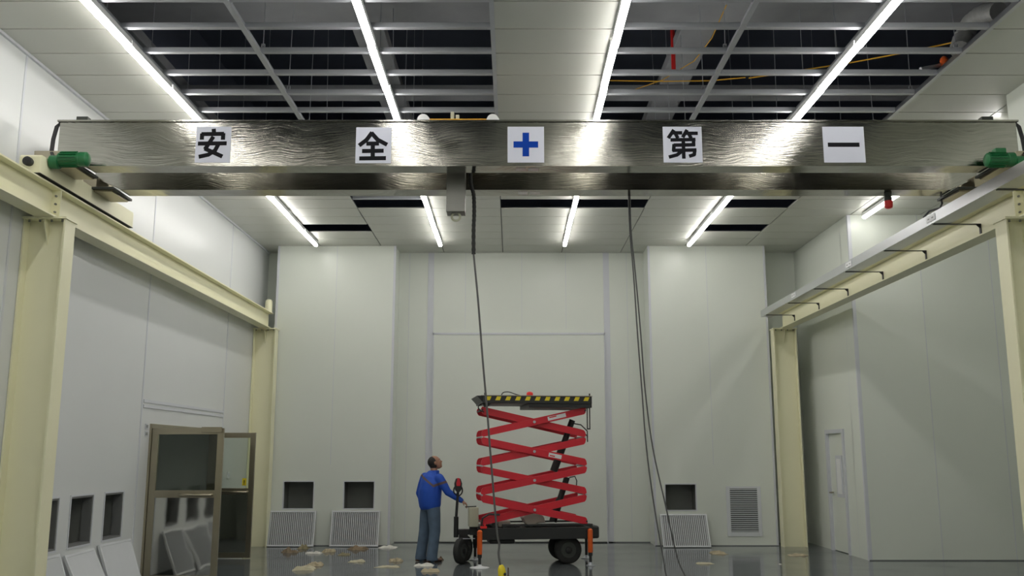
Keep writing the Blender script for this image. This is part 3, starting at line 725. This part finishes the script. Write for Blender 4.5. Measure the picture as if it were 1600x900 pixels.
# ================================================================ GLASS DOORS ON THE LEFT
fr = struct('door_3', MB().box(XL - .12, XL + .03, 12.95, 13.02, 0, 2.12).box(XL - .12, XL + .03, 15.88, 15.95, 0, 2.12).box(XL - .12, XL + .03, 13.02, 15.88, 2.05, 2.12), M['steelbr'])
def leaf(x0, x1, y, label, bar, zm):
    zt = 2.06; f = .085
    t = thing('glass_door_leaf', label, 'door', (x0, y, .01), 'open glass door leaves')
    MB().box(x0, x0 + f, y - .022, y + .022, .012, zt).box(x1 - f, x1, y - .022, y + .022, .012, zt).box(x0 + f, x1 - f, y - .022, y + .022, zt - f, zt).box(x0 + f, x1 - f, y - .022, y + .022, zm - .04, zm + .06).box(x0 + f, x1 - f, y - .022, y + .022, .012, .10).build('leaf_frame', M['steelbr'], t, bev=.002)
    MB().box(x0 + f, x1 - f, y - .004, y + .004, zm + .06, zt - f).build('pane', M['glass'], t)
    MB().box(x0 + f, x1 - f, y - .012, y + .012, .10, zm - .04).build('kick_panel', M['mirror'], t)
    b0, b1 = bar
    MB().tube([(b0, y - .022, zm), (b0, y - .08, zm), (b0 + .04, y - .10, zm), (b1 - .04, y - .10, zm), (b1, y - .08, zm), (b1, y - .022, zm)], .02, 10).build('push_bar', M['steelbr'], t, smooth=True)
    return t
l1 = leaf(XL + .035, XL + 1.02, 12.99, 'nearer open glass door leaf in brown steel frame on the left', (XL + .48, XL + .90), 1.16)
l2 = leaf(XL + .035, XL + .66, 15.93, 'farther open glass door leaf with yellow sticker by the far left column', (XL + .15, XL + .56), 1.08)
q = atY(381, 753, 15.9)
stk = MB().box(q.x - .035, q.x + .035, 15.922, 15.926, q.z - .06, q.z + .06).build('warning_sticker', M['yellow'], l2)
MB().box(q.x - .007, q.x + .007, 15.920, 15.922, q.z - .02, q.z + .03).box(q.x - .007, q.x + .007, 15.920, 15.922, q.z - .04, q.z - .028).build('exclamation_mark', M['black'], stk)
MB().box(XL + .72, XL + 1.0, 12.93, 12.968, 2.0, 2.075).build('door_closer', M['steelbr'], l1, bev=.004)
for z, lb in ((2.08, 'upper small grey switch plate on the left wall beside the glass door'), (1.98, 'lower small grey switch plate on the left wall beside the glass door')):
    sw = tag(MB().box(XL + .0005, XL + .012, 12.78, 12.86, z - .035, z + .035).build('switch_plate', M['seam'], bev=.002), lb, 'switch')
    MB().box(XL + .012, XL + .016, 12.79, 12.81, z - .02, z + .02).box(XL + .012, XL + .016, 12.83, 12.85, z - .02, z + .02).build('switch_rocker', M['dark'], sw)
sw = tag(MB().box(XL + .0005, XL + .012, 16.6, 16.72, 1.28, 1.4).build('wall_switch', M['white'], bev=.002), 'small white wall switch seen through the farther glass door leaf', 'switch')
MB().box(XL + .012, XL + .017, 16.63, 16.69, 1.31, 1.37).build('rocker', M['paper'], sw)

# ================================================================ SCISSOR LIFT (local frame: x along its length, turned 8 degrees)
LW = R(8); lift = thing('scissor_lift', 'red scissor lift on a black wheeled base with raised platform', 'scissor lift', (.30, 15.32, 0), None, LW)
NZ = lambda y: atY(829, y, 14.95).z
lv = [NZ(y) for y in (815, 773, 728, 683, 641)]
HL = .83; AH = .112
def arm(z0, z1, left_to_right, yy):
    # a flat bar between (-HL, z0) and (HL, z1) (or mirrored) with clipped ends
    xa, xb = (-HL, HL) if left_to_right else (HL, -HL)
    A, B = Vector((xa, z0)), Vector((xb, z1)); d = (B - A).normalized(); n = Vector((-d.y, d.x)); h = AH / 2
    if n.y < 0: n = -n
    pts = [A + n * h + d * .03, B + n * h * .95 + d * .012, B + n * h * .35 + d * .022, B - n * h * .6 - d * .002, B - n * h - d * .03, A - n * h * .95 - d * .012, A - n * h * .35 - d * .022, A + n * h * .6 + d * .002]
    return MB().prism([(p.x, p.y) for p in pts], 'y', yy, yy + .035)
yn = -.40
for i in range(4):
    zl, zh = lv[i] + (.053 if i else 0), lv[i + 1] - (.053 if i < 3 else 0)
    front_up = (i % 2 == 1)      # which diagonal lies in front: level 4 '/', 3 '\', 2 '/', 1 '\'
    for side, ys2 in (('near', (yn, yn + .045)), ('far', (-yn - .035, -yn - .08))):
        a_ = arm(zl, zh, True, ys2[0] if front_up else ys2[1]); b_ = arm(zl, zh, False, ys2[1] if front_up else ys2[0])
        oa = a_.build('scissor_arm', M['red'], lift, local=True, bev=.003); ob = b_.build('scissor_arm', M['red'], lift, local=True, bev=.003)
        if side == 'near':
            fo = oa if front_up else ob
            MB().cyl((0, yn - .012, (zl + zh) / 2), (0, yn + .1, (zl + zh) / 2), .022, n=14).build('pivot_pin', M['galv'], fo, local=True, smooth=True)
            if i == 3 or i == 2:
                A, B = (Vector((-HL, zl)), Vector((HL, zh))) if front_up else (Vector((-HL, zh)), Vector((HL, zl)))
                u = .72 if i == 3 else .70; wd_ = .30 if i == 3 else .21; c_ = A.lerp(B, u); ang = math.atan2((B - A).y, (B - A).x)
                lab_ = MB().obox((c_.x, yn - .001, c_.y), (wd_, .002, .062), ry(-ang)).build('decal', M['white'], fo, local=True)
                MB().obox((c_.x - wd_ * .22, yn - .0025, c_.y + (-.04 * math.tan(ang) if 0 else 0)), (wd_ * .4, .001, .018), ry(-ang)).build('decal_mark', M['redp'], lab_, local=True)
for i in range(5):
    z = lv[i]
    for x in (-HL, HL):
        MB().cyl((x, yn - .01, z), (x, -yn + .01, z), .013, n=12).build('cross_tube', M['galv'] if 0 < i < 4 else M['black'], lift, local=True, smooth=True)
# hydraulic cylinders
for (xa, za, xb, zb_) in ((.70, NZ(655), .38, NZ(737)), (.60, NZ(747), .36, NZ(818))):
    MB().cyl((xa, 0, za), ((xa + xb) / 2, 0, (za + zb_) / 2), .05, n=16).cyl(((xa + xb) / 2, 0, (za + zb_) / 2), (xb, 0, zb_), .062, n=16).build('hydraulic_cylinder', M['black'], lift, local=True, smooth=True)
for k_, (za, zb_) in enumerate(((660, 684), (668, 690))):
    MB().tube([Vector((.66 + .03 * k_, -.12, NZ(za))), Vector((.80, -.2, NZ(za + 3))), Vector((.88, -.3, NZ(za + 13))), Vector((.87, -.36, NZ(zb_)))], .010, 8).build('hydraulic_hose', M['cable'], lift, local=True, smooth=True)
MB().tube([Vector((.62, -.1, NZ(747))), Vector((.70, -.15, NZ(745))), Vector((.72, -.2, NZ(752))), Vector((.71, -.2, NZ(764)))], .009, 8).build('hydraulic_hose', M['cable'], lift, local=True, smooth=True)
# platform
pz1, pz0, pz00 = NZ(619), NZ(631), NZ(637)
MB().box(-.84, .92, -.50, .50, pz0, pz1 - .004).prism([(-.84, pz1 - .004), (-.93, pz1 - .004), (-.84, pz0 + .02)], 'y', -.48, .48).box(-.10, .92, -.49, .49, pz00, pz0).build('platform', M['black'], lift, local=True, bev=.004)
MB().box(-.86, .93, -.51, .51, pz1 - .004, pz1 + .006).build('deck_plate', M['hood'], lift, local=True)
m = MB()
for i in range(11):
    x = -.80 + i * .158; m.prism([(x, pz0 + .045), (x + .075, pz0 + .045), (x + .10, pz1 - .016), (x + .03, pz1 - .016)], 'y', -.5015, -.5)
m.build('hazard_stripes', M['yellow'], lift, local=True)
m = MB()
for i in range(6):
    y = -.45 + i * .16; m.prism([(y, pz0 + .045), (y + .075, pz0 + .045), (y + .10, pz1 - .016), (y + .03, pz1 - .016)], 'x', .9195, .9215)
m.build('hazard_stripes', M['yellow'], lift, local=True)
MB().lathe((-.04, -.2, pz1 + .006), (0, 0, 1), [(0, .05), (.03, .055), (.06, .05), (.075, .025)], 18).build('emergency_button', M['redp'], lift, local=True, smooth=True)
MB().tube(smoothpath([Vector((-.52, -.3, pz1)), Vector((-.49, -.3, pz1 + .055)), Vector((-.40, -.28, pz1 + .07)), Vector((-.28, -.26, pz1 + .035)), Vector((-.18, -.25, pz1 + .01))]), .008, 8).build('control_cable', M['cable'], lift, local=True, smooth=True)
MB().box(-.40, -.26, -.3, -.2, pz1 + .006, pz1 + .022).build('hand_tool', M['box'], lift, local=True)
MB().box(.845, .86, -.45, -.43, NZ(669), pz00).box(.885, .90, -.45, -.43, NZ(669), pz00).box(.845, .90, -.45, -.43, NZ(671), NZ(669)).build('guard_rail_socket', M['black'], lift, local=True)
for x in (-.80, .895): MB().cyl((x, -.44, pz1), (x, -.44, pz1 + .045), .012, n=8).build('rail_pin', M['black'], lift, local=True)
MB().tube(smoothpath([Vector((-.84, -.3, pz0)), Vector((-.89, -.32, NZ(636))), Vector((-.86, -.35, NZ(642))), Vector((-.80, -.36, NZ(644)))]), .009, 8).build('hydraulic_hose', M['cable'], lift, local=True, smooth=True)
MB().prism([(-.84, pz0), (-.70, pz0), (-.74, pz0 - .05), (-.80, pz0 - .06)], 'y', -.42, -.36).build('slide_block', M['black'], lift, local=True)
# chassis
bz1, bz0 = .575, .40
MB().box(-.84, .92, -.44, -.36, bz0, bz1).box(-.84, .92, .36, .44, bz0, bz1).box(-.84, -.76, -.36, .36, bz0, bz1).box(.84, .92, -.36, .36, bz0, bz1).box(-.2, -.12, -.36, .36, bz0, bz1).box(-.76, .84, -.36, .36, bz0 + .02, bz0 + .03).build('chassis', M['black'], lift, local=True, bev=.004)
MB().box(-.50, .92, -.42, -.38, bz1 + .025, bz1 + .05).box(-.50, .92, .38, .42, bz1 + .025, bz1 + .05).box(-.5, -.46, -.42, .42, bz1, bz1 + .025).box(.88, .92, -.42, .42, bz1, bz1 + .025).build('upper_rails', M['black'], lift, local=True)
MB().box(-.70, -.30, -.32, .1, bz0 - .07, bz0).build('battery_tray', M['black'], lift, local=True, bev=.02)
MB().box(.92, 1.08, -.2, .42, bz0 - .02, bz1 + .0).build('rear_box', M['black'], lift, local=True, bev=.03)
MB().prism([(-.11, bz1 + .05), (-.16, bz1 + .14), (-.08, bz1 + .21), (.10, bz1 + .22), (.19, bz1 + .15), (.22, bz1 + .05), (.10, bz1 + .05), (.02, bz1 + .0), (-.05, bz1 + .0)], 'y', -.15, .15).build('motor_cover', M['hood'], lift, local=True, bev=.02)
MB().box(-.56, -.36, -.25, .05, bz1, bz1 + .09).build('pump_unit', M['hood'], lift, local=True, bev=.015)
MB().cyl((-.62, -.30, bz1 + .04), (-.62, .2, bz1 + .04), .05, n=16).box(-.50, -.30, -.32, -.27, bz1, bz1 + .05).build('hydraulic_pump', M['black'], lift, local=True, smooth=False)
MB().tube([Vector((-.84, -.38, bz1 + .0)), Vector((-.82, -.39, bz1 + .15)), Vector((-.72, -.39, bz1 + .21)), Vector((-.55, -.39, bz1 + .20))], .016, 8).build('hydraulic_hose', M['cable'], lift, local=True, smooth=True)
def wheel(x, y, r, th, yaw, tilt=0):
    ax = rz(yaw) @ Vector((0, 1, 0)); c = Vector((x, y, r + .002))
    w_ = MB().lathe(c - ax * th / 2, ax, [(0, r * .62), (.004, r * .86), (th * .15, r * .97), (th * .3, r), (th * .7, r), (th * .85, r * .97), (th - .004, r * .86), (th, r * .62)], 36).build('wheel', M['rubber'], lift, local=True, smooth=True)
    MB().lathe(c - ax * (th / 2 + .004), ax, [(0, r * .55), (.01, r * .60), (th - .002, r * .60), (th + .008, r * .55)], 28).build('rim', M['hub'], w_, local=True, smooth=True)
    MB().lathe(c - ax * (th / 2 + .03), ax, [(0, r * .16), (.01, r * .24), (th + .05, r * .24), (th + .06, r * .16)], 18).build('hub', M['black'], w_, local=True, smooth=True)
wheel(.56, -.22, .215, .12, 0); wheel(.56, .34, .215, .12, 0)
MB().cyl((.585, -.16, .217), (.555, .28, .217), .025, n=12).box(.50, .64, -.1, -.04, .20, bz0).box(.50, .64, .18, .24, .20, bz0).build('rear_axle', M['black'], lift, local=True)
wheel(-1.12, -.02, .20, .11, R(58)); wheel(-1.02, .36, .20, .11, R(58))
# front steering with tiller
MB().box(-1.16, -.84, .08, .22, .44, .52).box(-1.14, -1.00, .10, .20, .20, .44).cyl((-1.10, -.0, .202), (-1.03, .34, .202), .022, n=12).build('steering_fork', M['black'], lift, local=True)
MB().box(-1.22, -.90, -.06, -.04, .385, .395).build('fender_strip', M['seam'], lift, local=True)
MB().cyl((-1.19, .1, .40), (-1.19, .1, .72), .038, n=14).cyl((-1.19, .1, .72), (-1.165, .1, 1.13), .022, n=12).build('tiller', M['black'], lift, local=True, smooth=True)
hd = MB().prism([(-1.215, 1.14), (-1.225, 1.24), (-1.20, 1.32), (-1.13, 1.32), (-1.105, 1.24), (-1.115, 1.14), (-1.15, 1.10), (-1.18, 1.10)], 'y', .03, .17).build('tiller_head', M['black'], lift, local=True, bev=.012)
MB().prism([(-1.195, 1.20), (-1.20, 1.25), (-1.18, 1.325), (-1.15, 1.325), (-1.13, 1.25), (-1.135, 1.20)], 'y', .022, .178).build('red_cover', M['red'], hd, local=True, bev=.004)
MB().tube([Vector((-1.165 + .07 * math.cos(a), .1, 1.13 + .085 * math.sin(a))) for a in [2 * math.pi * i / 20 for i in range(20)]], .011, 8, closed=True).build('loop_handle', M['black'], hd, local=True, smooth=True)
# pale tank beside the platform base
tk = MB().box(-1.0, -.85, -.10, .12, .57, .872).build('oil_tank', M['box'], lift, local=True, bev=.012)
MB().cyl((-1.06, -.02, .878), (-.88, -.02, .884), .008, n=8).build('lever', M['black'], tk, local=True)
MB().box(-.98, -.86, -.02, .1, .44, .57).build('tank_bracket', M['black'], lift, local=True)
# outriggers
def outrigger(x, y, orange=True, zt=.56, zb=.20, pad=.10):
    o1 = MB().lathe((x, y, zb), (0, 0, 1), [(0, .036), (.01, .040), (zt - zb - .02, .040), (zt - zb, .018)], 18).build('outrigger', M['orange' if orange else 'black'], lift, local=True, smooth=True)
    MB().cyl((x, y, .05), (x, y, zb), .022, n=12).cyl((x, y, zb - .05), (x, y, zb), .034, n=12).build('outrigger_screw', M['black'], o1, local=True)
    MB().lathe((x, y, .001), (0, 0, 1), [(0, pad), (.008, pad), (.014, pad * .6), (.03, .035), (.052, .03)], 24).build('foot_pad', M['galv'] if pad < .12 else M['white'], o1, local=True, smooth=True)
    ys_ = -.44 if y < 0 else .44
    MB().box(x - .03, x + .03, min(y, ys_), max(y, ys_), .50, .54).build('outrigger_arm', M['black'], o1, local=True)
outrigger(-.88, -.56, pad=.15); outrigger(.86, -.50, pad=.07)
outrigger(-.84, .52, False, .56, .24, .10); outrigger(1.02, .52, True, .56, .36, .09)
rm = MB().box(-.86, -.76, -.47, -.44, .575, .61).cyl((-.79, -.455, .60), (-.79, -.455, .64), .015, n=8).build('red_latch', M['redp'], lift, local=True)

# ================================================================ PERSON
px0, py0 = -1.325, 15.45
body_root_loc = Vector((px0, py0, 0))
Fw = Vector((math.cos(R(38)), math.sin(R(38)), 0)); Rt = Vector((math.sin(R(38)), -math.cos(R(38)), 0)); Up = Vector((0, 0, 1))
def PT3(x, f, r, z): return Vector((px0 + x, py0, z)) + Fw * f + Rt * r
def limb(mb, pts, n=16, caps=True):
    # pts: (point, ra, rb); ra along Rt-ish, rb along the other
    rings = []
    for i, (p, ra, rb) in enumerate(pts):
        a = pts[max(0, i - 1)][0]; c = pts[min(len(pts) - 1, i + 1)][0]; t_ = (c - a).normalized()
        da = (Rt - t_ * Rt.dot(t_)); da = da.normalized() if da.length > .2 else t_.orthogonal().normalized()
        rings.append((p, ra, rb, da, t_.cross(da).normalized()))
    mb.loft(rings, n)
    if not caps: return
    mb.ball(pts[0][0], pts[0][1], pts[0][1], pts[0][1], n=12)
    mb.ball(pts[-1][0], pts[-1][1], pts[-1][1], pts[-1][1], n=12)
hipR, hipL = PT3(.0, 0, .095, .88), PT3(-.0, 0, -.095, .88)
kneR, kneL = PT3(-.005, .035, .10, .48), PT3(-.06, .03, -.10, .48)
ankR, ankL = PT3(-.02, .0, .10, .09), PT3(-.09, .0, -.10, .09)
shR, shL = PT3(.04, 0, .175, 1.335), PT3(.0, .0, -.175, 1.345)
chest = PT3(.02, -.01, 0, 1.24); waist = PT3(.005, 0, 0, .98); neck = PT3(.03, .03, 0, 1.40)
headc = PT3(.02, .06, 0, 1.565)
handR = Vector((-.735, 15.30, .915)); wriR = Vector((-.805, 15.31, .962)); elbR = Vector((-1.03, 15.27, 1.10))
elbL = PT3(-.02, -.03, -.255, 1.07); wriL = PT3(.0, .06, -.25, .84); handL = PT3(.01, .10, -.24, .76)
# body (skin): head, neck, trunk, limbs in one surface
B = MB()
fd = (Vector((1, .10, .42))).normalized(); sd = fd.cross(Up).normalized(); ud = sd.cross(fd).normalized()
HR = Matrix((fd, sd, ud)).transposed()
def H(f, s_, u): return headc + fd * f + sd * s_ + ud * u
B.ball(H(-.01, 0, .02), .098, .076, .098, HR, 24)          # skull
B.ball(H(.03, 0, -.04), .064, .060, .075, HR, 20)          # face
B.ball(H(.055, 0, -.088), .030, .032, .024, HR, 14)        # chin
B.ball(H(.096, 0, -.022), .020, .014, .016, HR, 12)        # nose
B.ball(H(.086, 0, .0), .014, .010, .030, HR, 12)
B.ball(H(.074, 0, .028), .018, .050, .012, HR, 12)         # brow
B.ball(H(.080, 0, -.058), .014, .024, .008, HR, 12)        # lips
for s_ in (-1, 1):
    B.ball(H(-.005, s_ * .078, -.005), .020, .009, .032, HR, 12)   # ears
    B.ball(H(.062, s_ * .038, -.02), .018, .018, .018, HR, 12)     # cheeks
limb(B, [(neck - Up * .05, .065, .06), (neck + Up * .03, .058, .056), (headc - Up * .07 - fd * .03, .055, .052)])
limb(B, [(PT3(0, 0, 0, .86), .14, .10), (waist, .13, .09), (chest, .155, .10), (PT3(.03, 0, 0, 1.32), .12, .07)], 20, False)
for h_, k_, a_ in ((hipR, kneR, ankR), (hipL, kneL, ankL)):
    limb(B, [(h_, .075, .075), (h_.lerp(k_, .5), .066, .066), (k_, .050, .05), (k_.lerp(a_, .35), .05, .05), (a_, .034, .034)])
    limb(B, [(a_ - Up * .045, .034, .03), (a_ - Up * .055 + Fw * .12, .036, .025), (a_ - Up * .06 + Fw * .16, .03, .02)])
for s_, e_, w_ in ((shR, elbR, wriR), (shL, elbL, wriL)):
    limb(B, [(s_, .05, .05), (s_.lerp(e_, .5), .044, .044), (e_, .037, .037), (e_.lerp(w_, .4), .036, .036), (w_, .026, .022)])
def hand(mb, w_, p_, pn, curl):
    # w_: wrist, p_: middle knuckles; pn: palm normal (away from the back of the hand)
    d = (p_ - w_).normalized(); s2 = d.cross(pn).normalized(); pn = s2.cross(d).normalized()
    mb.loft([(w_, .026, .020, s2, pn), (w_.lerp(p_, .5), .036, .016, s2, pn), (p_, .040, .014, s2, pn)], 14)
    for i, (o_, ln) in enumerate(((-.030, .062), (-.010, .072), (.011, .068), (.030, .052))):
        a0 = p_ + s2 * o_ - d * .006; c1_ = R(curl); c2_ = R(curl * 2.0)
        a1 = a0 + (d * math.cos(c1_) + pn * math.sin(c1_)) * ln * .5
        a2 = a1 + (d * math.cos(c2_) + pn * math.sin(c2_)) * ln * .55
        mb.tube([a0, a1, a2], [.0095, .0088, .0075], 8); mb.ball(a2, .0075, .0075, .0075, n=8); mb.ball(a1, .0088, .0088, .0088, n=8)
    t0 = w_.lerp(p_, .3) - s2 * .028; t1 = t0 + (d * .6 - s2 * .6 + pn * .4).normalized() * .035; t2 = t1 + (d * .8 + pn * .55 - s2 * .1).normalized() * .03
    mb.tube([t0, t1, t2], [.013, .011, .009], 8); mb.ball(t2, .009, .009, .009, n=8)
hand(B, wriR, wriR + (handR - wriR).normalized() * .085, Vector((-.4, 0, -1)), 32)
hand(B, wriL, wriL + (handL - wriL).normalized() * .085, -Rt * -1, 20)
body = B.build('person', M['skin'], remesh=.0065, sm_it=2)
for v in body.data.vertices: v.co -= body_root_loc
body.location = body_root_loc
tag(body, 'standing man in blue jacket and jeans looking up, hand on the lift', 'person')
# jacket
J = MB()
limb(J, [(PT3(.0, 0, 0, .83), .178, .145), (PT3(-.005, 0, 0, .88), .20, .165), (PT3(-.01, -.005, 0, .98), .215, .175), (PT3(.0, -.01, 0, 1.12), .222, .175), (chest, .215, .165), (PT3(.01, -.005, 0, 1.33), .175, .125), (PT3(.045, .005, 0, 1.395), .10, .085)], 28, False)
for s_, e_, w_ in ((shR, elbR, wriR), (shL, elbL, wriL)):
    limb(J, [(s_ - Up * .015, .078, .078), (s_.lerp(e_, .5), .072, .070), (e_, .060, .060), (e_.lerp(w_, .5), .053, .053), (w_ - (w_ - e_).normalized() * .01, .040, .040)])
J.loft([(neck - Up * .03, .088, .082, Rt, Fw), (neck + Up * .03 + Fw * .01, .076, .074, Rt, Fw), (neck + Up * .045 + Fw * .012, .070, .068, Rt, Fw)], 20)
jk = J.build('jacket', M['jacket'], body, remesh=.010, sm_it=4)
jk['label'] = 'blue jacket with a grey-brown stripe'
# jeans
D_ = MB()
limb(D_, [(PT3(0, 0, 0, .90), .150, .115), (PT3(0, -.01, 0, .80), .168, .130)], 24, False)
for h_, k_, a_ in ((hipR, kneR, ankR), (hipL, kneL, ankL)):
    a2 = Vector((a_.x, a_.y, .075))
    limb(D_, [(h_ - Up * .02, .095, .112), (h_.lerp(k_, .35), .098, .108), (k_, .084, .094), (k_.lerp(a2, .5), .080, .090), (a2, .080, .092)])
    D_.loft([(a2, .080, .095, Rt, Fw), (a2 - Up * .045 + Fw * .01, .082, .10, Rt, Fw)], 18)
D_.build('jeans', M['denim'], body, remesh=.010, sm_it=3)
for a_ in (ankR, ankL):
    s_ = MB(); z = .0
    rings = []
    for f_, wd_, ht_ in ((-.085, .026, .05), (-.07, .036, .08), (.0, .040, .095), (.06, .044, .075), (.12, .047, .055), (.165, .038, .042), (.185, .02, .03)):
        c_ = Vector((a_.x, a_.y, ht_ / 2 + .002)) + Fw * f_; rings.append((c_, wd_, ht_ / 2, Rt, Up))
    s_.loft(rings, 18); s_.build('shoe', M['shoe'], body, smooth=True)
hh = MB()
hh.ball(H(-.028, 0, .022), .094, .084, .096, HR, 24)
hh.ball(H(-.040, 0, -.03), .070, .074, .070, HR, 20)
hh.build('hair', M['hair'], body, remesh=.006, sm_it=2)
for s_ in (-1, 1):
    e = MB().ball(H(.083, s_ * .026, .010), .006, .010, .006, HR, 12).build('eye', M['white'], body, smooth=True)
    MB().ball(H(.0875, s_ * .026, .010), .003, .0045, .0045, HR, 10).build('iris', M['black'], e, smooth=True)
    MB().ball(H(.090, s_ * .028, .032), .005, .018, .004, HR, 10).build('eyebrow', M['hair'], body, smooth=True)

# ================================================================ SCRAPS ON THE FLOOR
scr_m = {}
def scrap_mat(c):
    if c not in scr_m: scr_m[c] = mat('scrap_%d' % len(scr_m), c, .8, noise_amt=.35, nscale=9, bump=.5, bscale=30)
    return scr_m[c]
TAN, WHT, BRN, OLV, CRM = (.42, .36, .24), (.66, .65, .60), (.22, .165, .105), (.24, .21, .12), (.52, .48, .34)
def scrap(x, y, wpx, depth, hgt, col, label, seed, nm='crumpled_rag', cat='rag'):
    c = atZ(x, y, .0); wd = wpx / FPX * c.y
    rnd = random.Random(seed); m = MB(); nx, ny = 12, 9
    def hfun(u, v):
        e = (1 - (2 * u - 1) ** 2) * (1 - (2 * v - 1) ** 2)
        n_ = noise.noise(Vector((u * 3.2 + seed * 3.1, v * 2.6, seed * 1.7)))
        return .004 + 1.35 * hgt * max(0, e ** .4 * (.45 + 1.1 * n_)) 
    top = []; 
    for j in range(ny):
        for i in range(nx):
            u, v = i / (nx - 1), j / (ny - 1)
            ang = math.atan2(v - .5, u - .5); rr = 1 + .45 * noise.noise(Vector((math.cos(ang) * 1.4 + seed, math.sin(ang) * 1.4, seed * .7)))
            X_, Y_ = c.x + (u - .5) * wd * rr, c.y + (v - .5) * depth * rr
            top.append(Vector((X_, Y_, hfun(u, v))))
    bot = [Vector((p.x, p.y, max(.001, p.z * .35 - .002))) for p in top]
    vs = top + bot; N_ = nx * ny; fs = []
    for j in range(ny - 1):
        for i in range(nx - 1):
            a_ = j * nx + i; fs.append((a_, a_ + 1, a_ + nx + 1, a_ + nx)); fs.append((N_ + a_, N_ + a_ + nx, N_ + a_ + nx + 1, N_ + a_ + 1))
    per = [i for i in range(nx)] + [nx - 1 + nx * j for j in range(1, ny)] + [nx * (ny - 1) + i for i in range(nx - 2, -1, -1)] + [nx * j for j in range(ny - 2, 0, -1)]
    for q_ in range(len(per)):
        a_, b_ = per[q_], per[(q_ + 1) % len(per)]; fs.append((a_, N_ + a_, N_ + b_, b_))
    m.add(vs, fs); o = m.build(nm, scrap_mat(col)); tag(o, label, cat, 'rags and paper scraps on the floor'); return o
scrap(453, 863, 26, .30, .07, BRN, 'brown crumpled rag at the left end of the scraps below the leftmost pillar grille', 1)
scrap(475, 857, 13, .22, .07, OLV, 'small peaked brown rag beside the long white strip', 2)
scrap(490, 865, 22, .16, .035, WHT, 'long white strip of paper among the scraps on the left', 3, 'paper_strip', 'paper')
scrap(514, 862, 17, .30, .06, TAN, 'tan rag just right of the long white strip', 4)
scrap(490, 884, 24, .26, .06, TAN, 'tan folded rag behind the cream one, lower left of the scraps', 5)
scrap(476, 890, 28, .26, .055, CRM, 'cream crumpled cloth nearest the camera on the left', 6)
scrap(538, 867, 16, .22, .035, OLV, 'small flat olive rag between the two leaning grilles', 7)
scrap(559, 859, 25, .30, .07, BRN, 'brown and cream rag heap in front of the second pillar grille', 8)
scrap(556, 878, 22, .18, .03, CRM, 'flat cream scrap in the reflection of the second pillar grille', 9)
scrap(606, 856, 28, .28, .035, WHT, 'whitish scrap near the right edge of the left pillar', 10)
scrap(618, 877, 18, .22, .045, TAN, 'tan scrap left of the man, the upper of the pair', 11)
scrap(606, 886, 34, .14, .018, CRM, 'thin flat cream scrap left of the man, the lower of the pair', 12)
scrap(662, 884, 27, .20, .045, WHT, 'white rag right in front of the feet of the man', 13)
scrap(672, 893, 28, .20, .045, TAN, 'tan rag nearest the camera below the man', 14)
scrap(685, 876, 14, .2, .05, BRN, 'reddish brown scrap right of the shoes of the man', 15)
scrap(1122, 865, 22, .28, .04, TAN, 'tan scrap at the right corner of the right pillar grille', 16)
scrap(1101, 881, 26, .14, .02, CRM, 'thin cream scrap in the reflection of the right pillar grille', 17)
scrap(1247, 868, 30, .26, .035, TAN, 'tan scrap in front of the far right cream column', 18)
scrap(1219, 882, 4, .05, .012, WHT, 'tiny white paper bit on the floor at the right', 19, 'paper_bit', 'paper')
